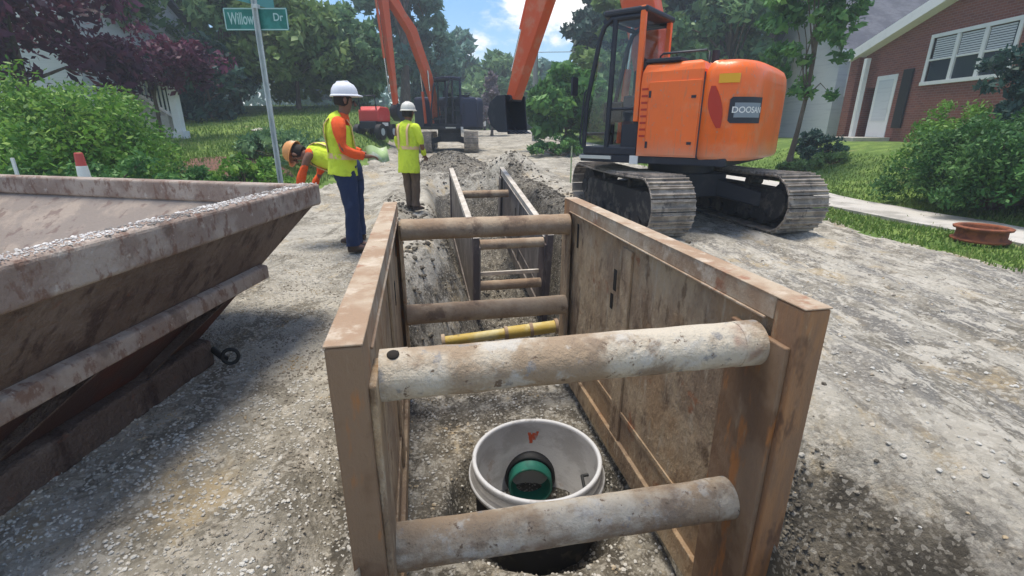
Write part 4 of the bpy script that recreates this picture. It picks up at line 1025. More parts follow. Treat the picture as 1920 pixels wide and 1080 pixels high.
# near worker: faces right, looking across the trench, papers in his right hand
J1 = dict(pelvis=(0,0,.97), waist=(0,-.01,1.10), chest=(.0,-.03,1.36), neck=(0,.03,1.53), head=(0,.075,1.67), face=(.0,1,-.25),
  shr=(.19,-.02,1.45), elr=(.25,.0,1.17), wrr=(.20,.22,1.10), har=(.17,.31,1.10),
  shl=(-.19,-.02,1.45), ell=(-.27,-.0,1.18), wrl=(-.16,.20,1.12), hal=(-.10,.27,1.12),
  hpr=(.09,0,.92), knr=(.08,.03,.50), anr=(.075,.0,.09), tor=(.09,.18,.03),
  hpl=(-.09,0,.92), knl=(-.085,.02,.50), anl=(-.075,.04,.09), tol=(-.09,.22,.03))
M['tape'] = mat('orange_tape', (.75,.50,.25), (), .4)
w1p = Vector((-1.93, 5.70, 0)); w1p.z = gh(w1p.x, w1p.y)-.0
worker('person', 'worker in white hard hat, yellow vest, orange shirt and navy jeans beside the steel bin', w1p, rad(-72), J1,
       dict(skin=M['skindark'], trousers=M['denim'], shirt=M['orangecloth'], vest=M['hivis'], tape=M['tape']), M['helmet'], 1.03, .05)
J2 = dict(J1); J2.update(pelvis=(0,0,.97), chest=(0,-.01,1.36), neck=(0,.02,1.52), head=(0,.05,1.66), face=(0,1,-.1),
  elr=(.26,.02,1.16), wrr=(.2,.16,.98), har=(.18,.23,.93), ell=(-.26,.02,1.16), wrl=(-.22,.14,.98), hal=(-.2,.22,.94))
w2p = at(770, 330, 8.7); w2p.z = gh(w2p.x, w2p.y)
worker('person', 'further worker in cream hard hat and long yellow-green vest near the red machine', w2p, rad(-25), J2,
       dict(skin=M['skindark'], trousers=M['khaki'], shirt=M['hivis'], vest=M['hivis'], tape=M['tape']), M['helmetcream'], 1.0, .28)
# papers held
pw = w1p+(Rz(rad(-72)) @ Vector((.10,.36,1.12)))*1.03
mb = MB(); R3 = Matrix.Rotation(rad(25), 3, 'Z') @ Matrix.Rotation(rad(50), 3, 'X')
n = 8; vs = []
for i in range(n+1):
    for j in (0, 1):
        a = -.12+.24*i/n; b = -.10+.20*j
        for e in (0, .004): vs.append(R3 @ Vector((a, b, .03*math.sin(i*.8)+e)))
fs = []
for i in range(n): a = i*4; fs += [(a, a+2, a+6, a+4), (a+1, a+5, a+7, a+3), (a, a+4, a+5, a+1), (a+2, a+3, a+7, a+6)]
fs += [(0,1,3,2), (n*4, n*4+2, n*4+3, n*4+1)]
mb.add(vs, fs, True); o = mb.build('site_plan', M['plan'], loc=pw); tag(o, 'pale green site plan sheet held by the worker at the bin', 'paper')

# third worker bending forward behind the near one
J3 = dict(pelvis=(0,-.02,.95), waist=(0,.10,1.03), chest=(0,.34,1.12), neck=(0,.51,1.15), head=(0,.66,1.13), face=(0,.45,-1), headup=(0,1,.35),
  shr=(.19,.42,1.14), elr=(.22,.50,.90), wrr=(.17,.60,.70), har=(.15,.62,.61),
  shl=(-.19,.42,1.14), ell=(-.22,.52,.90), wrl=(-.15,.63,.71), hal=(-.13,.65,.62),
  hpr=(.09,-.02,.90), knr=(.09,-.02,.48), anr=(.08,-.02,.09), tor=(.09,.15,.03),
  hpl=(-.09,-.02,.90), knl=(-.09,.0,.48), anl=(-.08,-.02,.09), tol=(-.09,.16,.03))
w3 = at(655, 310, 6.25); w3.z = gh(w3.x, w3.y)
M['tanhelmet'] = mat('tan_orange_hard_hat', (.66,.30,.10), [((.70,.52,.33),4,.45,.6,(1,1,1),'f')], .45)
worker('person', 'bent over worker in tan hard hat, head down behind the bin corner and near worker', w3, rad(84), J3,
       dict(skin=M['skindark'], trousers=M['denim'], shirt=M['orangecloth'], vest=M['hivis'], tape=M['tape']), M['tanhelmet'], 1.0, .0)

# ------------------------------------------------------------------ street sign
sg = at(506, 200, 7.2); base = Vector((sg.x, 7.2, gh(sg.x, 7.2)))
sign = empty('street_sign', base, rad(0)); tag(sign, 'green street name sign on a thin galvanised post', 'street sign')
ph = at(480, 5, 7.2).z-base.z
mb = MB()
pr = [(-.030,-.018),(-.022,-.018),(-.012,.014),(.012,.014),(.022,-.018),(.030,-.018),(.030,-.013),(.020,.020),(-.020,.020),(-.030,-.013)]
mb.prism([(a*1.2, b*1.2) for a, b in pr], -.3, ph+.12, lambda a, b, t: (a, b, t)); mb.build('post', M['galv'], sign)
zs = at(485, 35, 7.2).z-base.z
sx0 = at(418, 35, 7.2).x-base.x; sx1 = at(538, 35, 7.2).x-base.x
mb = MB(); mb.box(((sx0+sx1)/2, .035, zs), (sx1-sx0, .006, .27)); bl = mb.build('name_blade', M['signgreen'], sign, .002)
mb = MB(); cxm, ww, hh, t_ = (sx0+sx1)/2, sx1-sx0-.02, .25, .014
mb.box((cxm, .0295, zs+hh/2), (ww, .004, t_)); mb.box((cxm, .0295, zs-hh/2), (ww, .004, t_)); mb.box((cxm-ww/2, .0295, zs), (t_, .004, hh-t_-.002)); mb.box((cxm+ww/2, .0295, zs), (t_, .004, hh-t_-.002)); mb.build('border', M['signtext'], bl)
tv, tf = text_mesh('Willow', .20); mb = MB(); mb.add([(sx0+.225+v[0]*.56, .0285, zs+v[1]) for v in tv], tf); mb.build('lettering', M['signtext'], bl)
tv, tf = text_mesh('Dr', .13); mb = MB(); mb.add([(sx1-.13+v[0]*.9, .0285, zs+v[1]+.02) for v in tv], tf); mb.build('lettering', M['signtext'], bl)
mb = MB(); mb.box((-.03, .02, zs+.28), (.26, .20, .20)); 
mb = MB(); R3 = Matrix.Rotation(rad(66), 3, 'Z'); mb.box((-.05, .0, zs+.29), (.75, .006, .23), R3); mb.build('name_blade', M['signteal'], sign)
mb = MB(); mb.box((0,.02,zs+.145), (.09,.07,.05)); mb.build('bracket', M['galv'], sign, .006)

# ------------------------------------------------------------------ vegetation
def leaves(name, clumps, nper, size, m, parent=None, flat=.75, stuff=False):
    """clumps: (centre, radius); leaves scattered over each clump's shell"""
    n = len(clumps)*nper; cc = np.repeat(np.array([c[0] for c in clumps]), nper, 0); rr = np.repeat(np.array([c[1] for c in clumps]), nper)
    d = rng.normal(size=(n,3)); d /= np.linalg.norm(d, axis=1)[:,None]; q = rng.random(n)**.45
    P = cc+d*(rr*q)[:,None]*[1,1,flat]
    a = rng.normal(size=(n,3))+d*.5; a /= np.linalg.norm(a, axis=1)[:,None]
    b = np.cross(a, rng.normal(size=(n,3))); b /= np.linalg.norm(b, axis=1)[:,None]; c = np.cross(a, b)
    s = size*(.45+1.1*rng.random(n)**1.7)[:,None]
    Q = np.stack([P-b*s, P-c*s*.45, P+b*s, P+c*s*.45], 1)
    me = bpy.data.meshes.new(name); me.vertices.add(n*4); me.vertices.foreach_set('co', Q.astype(np.float32).ravel())
    me.loops.add(n*4); me.loops.foreach_set('vertex_index', np.arange(n*4, dtype=np.int32)); me.polygons.add(n)
    me.polygons.foreach_set('loop_start', np.arange(0, n*4, 4, dtype=np.int32)); me.polygons.foreach_set('loop_total', np.full(n, 4, dtype=np.int32))
    t = np.repeat(np.clip(rng.random(n)*.6+np.repeat(rng.random(len(clumps)), nper)*.4, 0, 1), 4)
    at_ = me.attributes.new('tint', 'FLOAT', 'POINT'); at_.data.foreach_set('value', t.astype(np.float32))
    me.update(); me.validate(); me.materials.append(m)
    o = bpy.data.objects.new(name, me); C.objects.link(o)
    if parent: o.parent = parent
    if stuff: o['kind'] = 'stuff'
    return o
def trunk(parent, h, r, tips, m=None):
    mb = MB(); pts = []; k = 6
    lean = (random.uniform(-.03,.03)*h, random.uniform(-.03,.03)*h)
    for i in range(k+1):
        t = i/k; pts.append(Vector((lean[0]*t+.02*h*math.sin(t*4), lean[1]*t, h*t)))
    mb.sweep(pts, [r*(1.35 if i == 0 else 1-.75*i/k) for i in range(k+1)], n=10)
    for tip in tips:
        t0 = random.uniform(.35,.85); p0 = pts[int(t0*k)]; p1 = Vector(tip); mid_ = p0.lerp(p1,.5)+Vector((0,0,.06*h))
        mb.sweep([p0, mid_, p1], [r*.38, r*.22, r*.07], n=6)
    return mb.build('trunk', m or M['bark'], parent)
def tree(name, label, x, y, h, cr, m, z0=None, crown0=.3, size=.2, ncl=70, nper=70, group=None, cat='tree', squash=1., gap=.0, shape='round', tr=None):
    z = gh(x, y) if z0 is None else z0
    root = empty(name, (x, y, z-.05)); tag(root, label, cat, group)
    cl = []; tips = []
    cz0, cz1 = h*crown0, h
    lobes = [(random.random()*6.283, random.uniform(.45, .8), random.uniform(.15,.85)) for _ in range(9)]
    for i in range(ncl):
        if i % 3 == 0:
            a = random.random()*6.283; u_ = random.random()**.5; t = random.random()
        else:
            la, lr, lt = lobes[i % 9]; a = la+random.gauss(0,.35); u_ = lr+random.gauss(0,.18); t = min(1, max(0, lt+random.gauss(0,.13)))
        w = (math.sin(math.pi*min(1,(t*.92+.06)))**.6) if shape == 'round' else (1-t*.93)
        rr_ = cr*u_*w*random.uniform(.9,1.15)
        p = (rr_*math.cos(a)*squash, rr_*math.sin(a), cz0+(cz1-cz0)*t*.95)
        cl.append((p, cr*random.uniform(.16,.30)*(1 if shape == 'round' else .7)))
        if i % 6 == 0: tips.append(p)
    trunk(root, h*.8, max(.05, h*.022) if tr is None else tr, tips)
    leaves('crown', cl, nper, size, m, root)
    return root
def bush(name, label, x, y, rx, ry, h, m, size=.05, ncl=60, nper=90, group=None, z0=None, cat='bush'):
    z = gh(x, y) if z0 is None else z0
    root = empty(name, (x, y, z)); tag(root, label, cat, group); cl = []; tips = []
    for i in range(ncl):
        a = random.random()*6.283; el_ = math.asin(random.random()**.8); q = random.uniform(.55, .95)
        b_ = 1+.18*math.sin(3*a+x)+.12*math.sin(5*a+2)
        p = (rx*q*b_*math.cos(a)*math.cos(el_), ry*q*b_*math.sin(a)*math.cos(el_), h*(.08+.86*q*math.sin(el_)*random.uniform(.85,1.1)))
        cl.append((p, min(rx, h)*random.uniform(.15,.28)))
        if i % 4 == 0: tips.append(p)
    mb = MB()
    for p in tips: mb.sweep([(0,0,0), (p[0]*.4,p[1]*.4,p[2]*.6), p], [.03*h, .016*h, .005*h], n=5)
    mb.build('stem', M['bark'], root)
    leaves('foliage', cl, nper, size, m, root)
    return root
def X_at(u, y): return at(u, 240, y).x
# near greenery left
bush('bush', 'big bright green bush behind the steel bin, at the left edge', X_at(110, 9.2), 9.2, 2.15, 1.5, 2.25, L['bright'], .048, 150, 230, z0=.28)
bush('bush', 'dark green bush low behind the bin under the bright one', X_at(150, 7.7), 7.7, 1.9, .7, 1.0, L['deep'], .05, 70, 110, z0=.1)
bush('bush', 'spreading green shrub on the bank left of the sign post', X_at(440, 10.0), 10.0, .95, .9, .75, L['bright'], .06, 40, 80)
bush('bush', 'grey green shrub behind the sign post and worker', X_at(530, 13), 13, 1.5, 1.2, 1.0, L['mid'], .08, 50, 80)
bush('bush', 'small leafy shrub beside the mulch bed', X_at(350, 9.6), 9.6, .7, .7, .6, L['deep'], .05, 30, 80)
tree('tree', 'dark purple leaved tree at the left edge above the bright bush', X_at(60, 13.5), 13.5, 6.5, 3.6, L['purple'], crown0=.22, size=.15, ncl=120, nper=90)
tree('tree', 'low purple branch tree leaning over the white porch rail', X_at(300, 15.5), 15.5, 3.4, 1.7, L['purple'], crown0=.45, size=.10, ncl=50, nper=80, z0=1.0)
TG = 'trees behind the street'
specs = [ # u, y, h, cr, mat, crown0, label
 (325, 22, 10.5, 3.9, 'mid', .20, 'large mid green tree behind the purple tree, left of the sign'),
 (215, 30, 13, 5.5, 'teal', .12, 'tall blue green tree far behind the left house'),
 (450, 26, 11, 2.3, 'deep', .12, 'dark green tree directly behind the street sign'),
 (-60, 24, 12, 5, 'dark', .15, 'dark tree beyond the left edge behind the purple tree'),
 (565, 25, 5.2, 2.6, 'yellowish', .08, 'shorter yellow green tree between the sign and the near worker'),
 (665, 27, 4.6, 2.1, 'mid', .08, 'low round green tree behind the near worker'),
 (762, 38, 16, 2.9, 'teal', .10, 'tall pale blue green tree above the far excavator arm'),
 (812, 42, 7.2, 2.6, 'teal', .1, 'blue green tree right behind the far excavator boom'),
 (872, 60, 9.6, 4.4, 'teal', .08, 'distant tree at the end of the street under the blue sky gap'),
 (935, 54, 7.2, 4.0, 'mid', .08, 'distant green tree left of the near excavator stick'),
 (1010, 62, 7.6, 4.6, 'teal', .08, 'far tree behind the near excavator stick'),
 (1110, 34, 9.0, 2.6, 'dark', .08, 'dark blue green tree left of the near excavator cab'),
 (1060, 22, 3.6, 1.8, 'deep', .08, 'low dark green tree seen below the cable, left of the cab'),
 (1160, 28, 8, 2.8, 'yellowish', .1, 'light green tree seen through the near excavator cab'),
 (1250, 32, 12, 4.2, 'dark', .12, 'dark tree behind the boom foot of the near excavator'),
 (1345, 26, 9, 3.2, 'mid', .15, 'green tree above the engine cover of the near excavator'),
 (1420, 34, 13, 4.4, 'teal', .12, 'tall tree between the excavator tail and the brick house'),
 (625, 52, 6.2, 4.6, 'teal', .08, 'faint tree far behind the near worker below the pale sky gap'),
 (1480, 44, 14, 4.0, 'deep', .2, 'tall dark tree rising behind the brick house roof'),
]
for u, y, h, cr, m, c0, lb in specs:
    x = X_at(u, y); far_ = y > 40
    tree('tree', lb, x, y, h, cr, L[m], crown0=c0, size=.0075*y+.03, ncl=110 if far_ else 130, nper=95 if far_ else 120, group=TG)
tree('tree', 'slender green street tree between the excavator tail and the brick house', X_at(1490, 14.5), 14.5, 6.8, 1.2, L['deep'], crown0=.22, size=.11, ncl=90, nper=70, z0=.5, tr=.07)
tree('tree', 'mauve leaved ornamental tree far down the street left of the bucket', X_at(922, 36), 36, 4.3, 1.5, L['mauve'], crown0=.1, size=.2, ncl=50, nper=60, shape='cone')
# far wood as one mass
cl = []
for i in range(190):
    a = rad(-62+124*i/189)+random.gauss(0,.01); d_ = random.uniform(75, 95); x, y = math.sin(a)*d_*1.2, math.cos(a)*d_
    hgt = random.uniform(6, 12.5)
    if -22 < x < 14: hgt = random.uniform(4, 7.5)
    if -34 < x < -22: hgt = 5.5
    for k in range(4): cl.append(((x+random.gauss(0,1.5), y+random.gauss(0,1.5), 1+hgt*(k+.6)/4), random.uniform(2.0,3.2)))
o = leaves('wood', cl, 32, .75, L['teal'], stuff=True); tag(o, 'distant blue green wood closing the view behind the houses', 'wood')
# right side bushes
bush('bush', 'big dark green spreading bush at the right beside the sidewalk', X_at(1905, 8.4)+.0, 8.4, 1.45, 1.5, 1.8, L['deepbush'], .040, 170, 240, z0=.12)
bush('bush', 'lighter green bush behind the big dark one below the brick wall', X_at(1810, 10.6), 10.6, 1.2, 1.2, 2.0, L['bright'], .045, 70, 140, z0=.3)
bush('bush', 'bush cut by the right edge of the frame', X_at(1990, 8.0), 8.0, 1.4, 1.3, 1.6, L['deep'], .05, 80, 120, z0=.2)
tree('tree', 'dark conifer at the right edge in front of the brick house', X_at(1935, 9.6), 9.6, 3.2, 1.0, L['dark'], crown0=.1, size=.07, ncl=70, nper=90, z0=.3)
bush('bush', 'dark round evergreen shrub by the brick porch', X_at(1540, 15.5), 15.5, .75, .7, .95, L['dark'], .06, 40, 90)
for u, rx, lb in ((1505, .55, 'pale green hosta clump on the lawn left of the porch'), (1572, .6, 'pale green hosta clump directly before the porch pillar')):
    bush('hosta', lb, X_at(u, 14.3), 14.3, rx, .5, .42, L['yellowish'], .09, 26, 50, group='hostas before the porch', cat='plant')
bush('bush', 'low bush far beyond the trench, left of the near cab', X_at(1050, 20), 20, 1.6, .9, .8, L['deep'], .08, 40, 70)

# ------------------------------------------------------------------ brick house on the right (gable faces the street)
XH = 13.5; yA, yB, ym = 11.1, 20.1, 15.6; zb, ze, zr = .6, 4.15, 5.5
hs = empty('brick_house', (XH, ym, zb)); tag(hs, 'red brick house with white triple window and grey shingle roof', 'house')
def hl(x, y, z): return (x-XH, y-ym, z-zb)
wy0, wy1, wz0, wz1 = 14.3, 17.05, 2.88, 4.17
mb = MB(); T_ = .25
def wbox(y0, y1, z0, z1, x=XH, t=T_): mb.hexa([Vector(hl(*p)) for p in ((x,y0,z0),(x+t,y0,z0),(x+t,y1,z0),(x,y1,z0),(x,y0,z1),(x+t,y0,z1),(x+t,y1,z1),(x,y1,z1))])
wbox(yA, 19.0, zb, wz0); wbox(yA, wy0, wz0, ze-.0); wbox(wy1, yB, wz0, ze); wbox(wy0, wy1, wz1, ze+.0)
wbox(19.75, yB, zb, wz0)
mb.prism([(yA, ze), (yB, ze), (ym, zr)], XH, XH+T_, lambda a, b, t: hl(t, a, b))
mb.hexa([Vector(hl(*p)) for p in ((XH+T_,yB-.25,zb),(XH+9,yB-.25,zb),(XH+9,yB,zb),(XH+T_,yB,zb),(XH+T_,yB-.25,ze),(XH+9,yB-.25,ze),(XH+9,yB,ze),(XH+T_,yB,ze))])
mb.hexa([Vector(hl(*p)) for p in ((XH+T_,yA,zb),(XH+9,yA,zb),(XH+9,yA+.25,zb),(XH+T_,yA+.25,zb),(XH+T_,yA,ze),(XH+9,yA,ze),(XH+9,yA+.25,ze),(XH+T_,yA+.25,ze))])
mb.build('wall', M['brick'], hs)
mb = MB()
for sgn, ye in ((1, yB+.4), (-1, yA-.4)):
    zz_ = ze-.4*(zr-ze)/4.5
    P = [(XH-.35,ym,zr+.05),(XH+9.3,ym,zr+.05),(XH+9.3,ye,zz_+.05),(XH-.35,ye,zz_+.05)]
    mb.hexa([Vector(hl(*p)) for p in P]+[Vector(hl(p[0],p[1],p[2]+.13)) for p in P])
mb.build('roof', M['shingle'], hs)
mb = MB()
for ye in (yB+.42, yA-.42):
    zz_ = ze-.42*(zr-ze)/4.5
    P = [(XH-.40,ym,zr-.12),(XH-.352,ym,zr-.12),(XH-.352,ye,zz_-.12),(XH-.40,ye,zz_-.12)]
    mb.hexa([Vector(hl(*p)) for p in P]+[Vector(hl(p[0],p[1],p[2]+.34)) for p in P])
    P = [(XH-.352,ym,zr-.12),(XH-.01,ym,zr-.12),(XH-.01,ye,zz_-.12),(XH-.352,ye,zz_-.12)]
    mb.hexa([Vector(hl(*p)) for p in P]+[Vector(hl(p[0],p[1],p[2]+.03)) for p in P])
mb.build('white_rake', M['white'], hs)
def window(root, x, y0, y1, z0, z1, n, zb_=None, xo=None, nm='window', nx=-1, hlf=hl, blind=True):
    fr = MB(); t = .11
    def b(a0, a1, c0, c1, xx0, xx1, m=fr): m.hexa([Vector(hlf(*p)) for p in ((xx0,a0,c0),(xx1,a0,c0),(xx1,a1,c0),(xx0,a1,c0),(xx0,a0,c1),(xx1,a0,c1),(xx1,a1,c1),(xx0,a1,c1))])
    b(y0-t, y1+t, z1, z1+t, x-.04, x+.06); b(y0-t, y1+t, z0-t, z0, x-.07, x+.06)
    b(y0-t, y0, z0, z1, x-.04, x+.06); b(y1, y1+t, z0, z1, x-.04, x+.06)
    w = (y1-y0)/n
    for k in range(1, n): b(y0+w*k-.06, y0+w*k+.06, z0, z1, x-.038, x+.05)
    zm = (z0+z1)/2
    for k in range(n): b(y0+w*k+(.06 if k else 0), y0+w*(k+1)-(.06 if k < n-1 else 0), zm-.03, zm+.03, x-.02, x+.05)
    o = fr.build(nm, M['white'], root, .006)
    p = MB()
    for k in range(n): b(y0+w*k+.05, y0+w*(k+1)-.05, z0, z1, x+.02, x+.03, p)
    p.build('pane', M['darkglass'], o)
    if blind:
        p = MB()
        for k in range(n):
            for s_ in range(9):
                zz_ = zm+.05+(z1-zm-.06)*s_/9; b(y0+w*k+.09, y0+w*(k+1)-.09, zz_, zz_+.045, x+.010, x+.018, p)
        p.build('blind', M['siding'], o)
    return o
window(hs, XH, wy0, wy1, wz0, wz1, 3)
# porch side: white door, white column, brick pier
mb = MB(); mb.hexa([Vector(hl(*p)) for p in ((XH-.02,18.25,1.05),(XH+.05,18.25,1.05),(XH+.05,19.25,1.05),(XH-.02,19.25,1.05),(XH-.02,18.25,3.25),(XH+.05,18.25,3.25),(XH+.05,19.25,3.25),(XH-.02,19.25,3.25))]); dr = mb.build('door', M['white'], hs, .01)
mb = MB(); mb.hexa([Vector(hl(*p)) for p in ((XH-.03,18.4,1.7),(XH-.015,18.4,1.7),(XH-.015,19.1,1.7),(XH-.03,19.1,1.7),(XH-.03,18.4,3.1),(XH-.015,18.4,3.1),(XH-.015,19.1,3.1),(XH-.03,19.1,3.1))]); mb.build('door_glass', M['siding'], dr)
mb = MB(); mb.box(hl(XH-.05, 17.75, 2.4), (.06,.42,1.9)); mb.build('shutter', M['black'], hs, .01)
mb = MB(); mb.box(hl(XH-.28, 19.6, 2.25), (.16,.16,3.3)); mb.build('white_column', M['white'], hs, .01)
mb = MB(); mb.box(hl(XH-.0, 20.35, 2.3), (.5,.45,3.4)); mb.build('brick_pier', M['brick'], hs)
mb = MB(); mb.box(hl(XH-.7, 18.9, .98), (1.3,2.0,.3)); mb.box(hl(XH-1.5, 18.9, .83), (.4,1.6,.2)); mb.build('porch_step', M['concrete'], hs, .01)
# white sided house behind
def house(name, label, x, y, w, d, h, zbase, rh, wallm, roofm, rz=0, wins=()):
    r = empty(name, (x, y, zbase), rz); tag(r, label, 'house')
    mb = MB(); mb.box((0,0,h/2), (w,d,h)); mb.prism([(-d/2,h),(d/2,h),(0,h+rh)], -w/2, w/2, lambda a, b, t: (t, a, b)); mb.build('wall', wallm, r)
    mb = MB()
    for s in (-1, 1):
        P = [Vector((-w/2-.3,0,h+rh+.03)), Vector((w/2+.3,0,h+rh+.03)), Vector((w/2+.3,s*(d/2+.4),h-.4*rh/(d/2)+.03)), Vector((-w/2-.3,s*(d/2+.4),h-.4*rh/(d/2)+.03))]
        mb.hexa(P+[p+Vector((0,0,.12)) for p in P])
    mb.build('roof', roofm, r)
    mb = MB(); mb.box((0,-d/2-.42,h-.36*rh/(d/2)), (w+.6,.05,.2)); mb.build('gutter', M['white'], r)
    for (wx, wz, ww, wh) in wins:
        f = MB(); f.box((wx,-d/2-.02,wz), (ww+.16,.06,wh+.16)); fo = f.build('window', M['white'], r)
        g = MB(); g.box((wx-ww*.255,-d/2-.055,wz), (ww*.46,.012,wh)); g.box((wx+ww*.255,-d/2-.055,wz), (ww*.46,.012,wh)); g.build('pane', M['darkglass'], fo)
    return r
house('white_house', 'white sided house with big dark grey roof behind the brick house', 18.2, 25.0, 9.0, 6, 3.75, 1.0, 3.0, M['siding'], M['shingle'], 0, ((-3.4,2.4,1.2,1.2),))
house('grey_house', 'low house glimpsed behind the near excavator tail', X_at(1400, 38), 38, 11, 7, 3, 1.1, 2.2, M['siding'], M['shingle'], rad(10), ((-3,1.6,1.4,1.1),(2,1.6,1.4,1.1)))
tree('tree', 'low very dark tree over the bank left of the sign post', X_at(400, 21), 21, 3.0, 2.3, L['dark'], crown0=.02, size=.16, ncl=70, nper=80)
house('cream_house', 'pale house hidden behind the purple tree at the left', X_at(120, 21), 21, 9, 6, 3.4, 1.7, 2.2, M['siding'], M['shingle'], rad(-6), ((-1,2.2,1.3,1.2),(1.6,2.2,1.3,1.2)))
# porch stair rail on the left
ra = at(243, 122, 16); rb_ = at(322, 165, 15.6); rc = at(334, 238, 15.6)
rl = empty('porch_railing', (rb_.x, rb_.y, gh(rb_.x, rb_.y))); tag(rl, 'white sloping stair railing of the porch behind the bright bush', 'railing')
o_ = rl.location.copy()
mb = MB(); mb.sweep([ra-o_, rb_-o_], [.07,.07], n=8); mb.sweep([ra-o_-Vector((0,0,.8)), rb_-o_-Vector((0,0,.9))], [.045,.045], n=8); mb.build('handrail', M['white'], rl)
mb = MB(); mb.box((0,0,(rb_-o_).z/2+.0), (.22,.22,(rb_-o_).z+.1)); mb.box((0,0,.1),(.34,.34,.25)); mb.build('newel_post', M['white'], rl, .01)
mb = MB()
for k in range(1, 9):
    p = (ra-o_).lerp(rb_-o_, k/9.); mb.box((p.x,p.y,p.z-.42), (.04,.04,.84))
mb.build('baluster', M['white'], rl)
mb = MB()
for k in range(6):
    p = (ra-o_).lerp(rb_-o_, k/6.); mb.box((p.x-.6,p.y,p.z-1.35+.0), (1.2,.34,.9+.0))
mb.build('stair', M['concrete'], rl)

# ------------------------------------------------------------------ small things
# rusty casting on the verge
cp = at(1840, 447, 6.25); cz = gh(cp.x, cp.y)
mb = MB(); mb.lathe([(.36,.0),(.38,.0),(.385,.03),(.33,.045),(.325,.15),(.375,.165),(.385,.19),(.36,.20),(.30,.20),(.29,.17),(.285,.05),(.26,.04),(.26,.0)], n=48)
cs = mb.build('iron_casting', M['casting'], loc=(cp.x-.02, cp.y, cz+.03)); cs.scale = (.80,.80,.95); tag(cs, 'rusty round cast iron manhole frame lying on the grass verge', 'casting')
# marker behind the bin
mp = at(150, 300, 6.6); mz = gh(mp.x, mp.y); mk = empty('traffic_cone', (mp.x, mp.y, mz)); tag(mk, 'slim red and white traffic cone poking above the far bin rim', 'traffic cone')
th_ = at(150, 286, 6.6).z-mz
mb = MB(); mb.lathe([(.13,.05),(.11,.06),(.050,th_-.02),(.04,th_),(.0001,th_)], n=24); mb.build('cone_body', M['conered'], mk)
def cr_(z): return .11+(.050-.11)*(z-.06)/(th_-.08)+.004
mb = MB(); mb.lathe([(cr_(th_*.50),th_*.50),(cr_(th_*.85),th_*.85)], n=24); mb.build('reflective_collar', M['white'], mk)
mb = MB(); mb.box((0,0,.025),(.42,.42,.05)); mb.build('base', M['conered'], mk, .015)
sp_ = at(27, 310, 6.9); sz_ = gh(sp_.x, sp_.y)
mb = MB(); tp_ = at(27, 296, 6.9).z; mb.hexa([Vector(p) for p in ((-.02,-.012,-.2),(.02,-.012,-.2),(.02,.012,-.2),(-.02,.012,-.2),(-.02,-.012,tp_-sz_),(.02,-.012,tp_-sz_),(.02,.012,tp_-sz_),(-.02,.012,tp_-sz_))])
tag(mb.build('survey_stake', M['white'], loc=(sp_.x,sp_.y,sz_)), 'thin white stake standing behind the far bin rim at the left', 'stake')
# red machine beyond the worker
rp = at(706, 262, 20.3); rm = empty('red_compactor', (rp.x, rp.y, gh(rp.x, rp.y)), rad(75)); rm.scale = (1.25,)*3; tag(rm, 'small red machine with black wheels parked between the two workers', 'machine')
zc_ = rp.z-rm.location.z
mb = MB(); mb.prism([(-.38,.55),(.38,.55),(.40,.85),(.30,.98),(-.20,1.0),(-.38,.88)], -.35, .35, lambda a,b,t: (a,t,b)); mb.build('hood', M['redpaint'], rm, .04)
mb = MB(); mb.box((0,0,.45),(.9,.6,.22)); mb.box((-.3,-.34,.42),(.18,.05,.12)); mb.build('chassis', M['navy'], rm, .02)
mb = MB(); mb.box((.0,-.36,.47),(.34,.03,.10)); mb.build('plate', M['white'], rm)
for sx in (-1,1):
    for sy in (-1,1):
        mb = MB(); mb.tube((sx*.36,sy*.30,.24),(sx*.36,sy*.46,.24),.24,n=24); wl_ = mb.build('wheel', M['black'], rm, .03)
        mb = MB(); mb.tube((sx*.36,sy*.46,.24),(sx*.36,sy*.47,.24),.11,n=18); mb.build('hub', M['galv'], wl_)
mb = MB(); mb.sweep([(-.35,-.28,.9),(-.4,-.28,1.3),(-.4,.28,1.3),(-.35,.28,.9)], [.02]*4, n=8); mb.build('roll_bar', M['navy'], rm)
# far white van
vp = at(891, 232, 50); vr = empty('parked_van', (vp.x, 50, gh(vp.x, 50)+.0), rad(4)); tag(vr, 'white van far down the street left of the excavator bucket', 'van')
mb = MB(); mb.prism([(-1.0,.35),(1.0,.35),(1.02,1.1),(.92,1.95),(.75,2.15),(-.75,2.15),(-.92,1.95),(-1.02,1.1)], -2.4, 2.0, lambda a,b,t: (a,t,b)); mb.prism([(-1.0,.35),(1.0,.35),(1.0,1.15),(-1.0,1.15)], -3.1, -2.4, lambda a,b,t: (a,t,b)); mb.build('body', M['white'], vr, .06)
mb = MB(); mb.box((0,-2.43,1.62),(1.6,.05,.62)); mb.build('windscreen', M['darkglass'], vr)
for sx in (-1,1):
    for yy in (-2.4, 1.2): mb = MB(); mb.tube((sx*.8,yy,.35),(sx*1.03,yy,.35),.35,n=20); mb.build('wheel', M['black'], vr)
    mb = MB(); mb.box((sx*.7,-3.12,.8),(.35,.04,.2)); mb.build('headlight', M['silver'], vr)
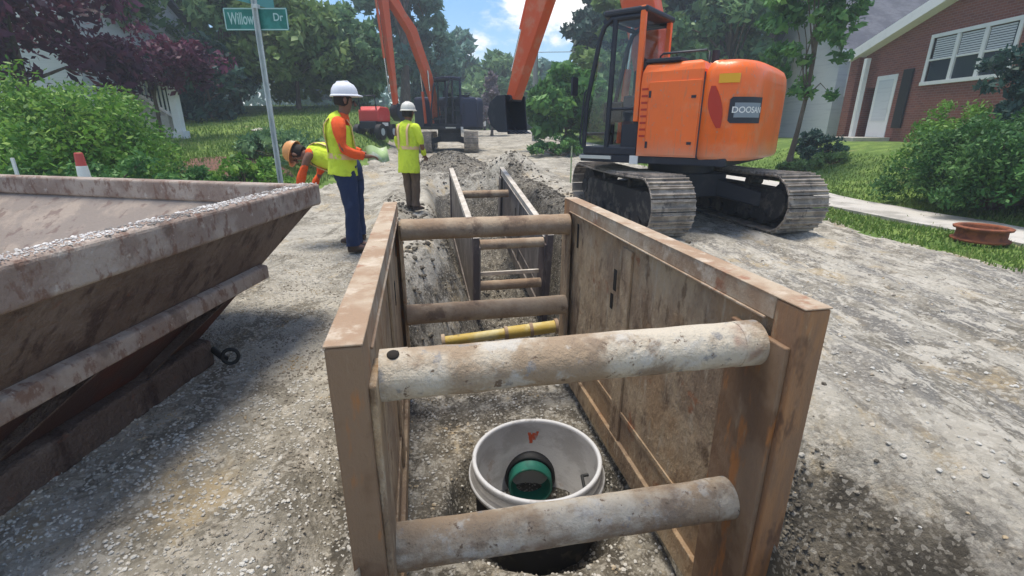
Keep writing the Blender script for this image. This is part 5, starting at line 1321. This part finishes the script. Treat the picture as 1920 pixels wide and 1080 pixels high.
# utility pole and cable
pp = at(1003, 200, 30); pz_ = gh(pp.x, 30); ut = empty('utility_pole', (pp.x, 30, pz_)); tag(ut, 'weathered utility pole beyond the bucket with a cable to the right', 'utility pole')
mb = MB(); mb.sweep([(0,0,-.3),(0,0,3),(0,0,8.5)], [.16,.15,.11], n=12); mb.build('pole', M['poleswood'], ut)
mb = MB(); mb.box((0,-.15,8.0),(1.8,.1,.12)); mb.build('crossarm', M['poleswood'], ut)
w0 = at(1003, 98, 29.9)-Vector((pp.x,30,pz_)); w1 = at(1200, 92, 29)-Vector((pp.x,30,pz_)); 
mb = MB(); mb.sweep([w0, w0.lerp(w1,.5)-Vector((0,0,.05)), w1], [.018]*3, n=6); mb.sweep([w1, w1*2-w0+Vector((0,0,.3))], [.018]*2, n=6); mb.build('cable', M['poleswood'], ut)
tp = at(1073, 255, 12.5)
gp_ = empty('grade_stake', (tp.x, 12.5, gh(tp.x,12.5))); tag(gp_, 'thin pale stake standing left of the near excavator cab', 'stake')
mb = MB(); mb.box((0,0,.3),(.035,.02,1.2)); mb.build('lath', M['plan'], gp_)

# ------------------------------------------------------------------ world and sun
sd_ = Vector((-.09, .12, 1.0)).normalized(); el = math.asin(sd_.z); az = math.atan2(sd_.x, sd_.y)
w = bpy.data.worlds.new('World'); scene.world = w; w.use_nodes = True; nt = w.node_tree
sky = nt.nodes.new('ShaderNodeTexSky'); sky.sky_type = 'NISHITA'; sky.sun_disc = False; sky.sun_elevation = el; sky.sun_rotation = az
sky.dust_density = .6; sky.air_density = 1.0; sky.ozone_density = 1.5
bg = nt.nodes['Background']; bg.inputs[1].default_value = .122
v = _vec(nt, (1,1,2.2), 'Generated')
cm = _ramp(nt, _noise(nt, v, 4.6, 7, .6, .2), .51, .62)
hs_n = nt.nodes.new('ShaderNodeHueSaturation'); hs_n.inputs['Saturation'].default_value = 1.3; hs_n.inputs['Value'].default_value = .95; nt.links.new(sky.outputs[0], hs_n.inputs['Color'])
nt.links.new(_mix(nt, cm, hs_n.outputs[0], (7.4,7.2,6.9)), bg.inputs[0])
sl = bpy.data.lights.new('sun', 'SUN'); sl.energy = 2.7; sl.angle = rad(22); sl.color = (1,.93,.82)
so = bpy.data.objects.new('sun', sl); C.objects.link(so); so.rotation_euler = sd_.to_track_quat('Z', 'Y').to_euler(); so.location = (0,0,30)
scene.view_settings.view_transform = 'Standard'; scene.view_settings.look = 'None'; scene.view_settings.exposure = .76; scene.view_settings.gamma = 1
scene.cycles.max_bounces = 6; scene.cycles.diffuse_bounces = 3; scene.cycles.transparent_max_bounces = 12
scene.cycles.use_denoising = True

mh_, nt, p = _new('haze_air'); nt.nodes.remove(p)
pv_ = nt.nodes.new('ShaderNodeVolumePrincipled'); pv_.inputs['Color'].default_value = (.80,.90,1,1); pv_.inputs['Density'].default_value = .0032; pv_.inputs['Anisotropy'].default_value = .2
nt.links.new(pv_.outputs[0], nt.nodes['Material Output'].inputs['Volume'])
mb = MB(); mb.box((10, 68, 10), (520, 260, 25)); hz_ = mb.build('haze', mh_); hz_['kind'] = 'stuff'
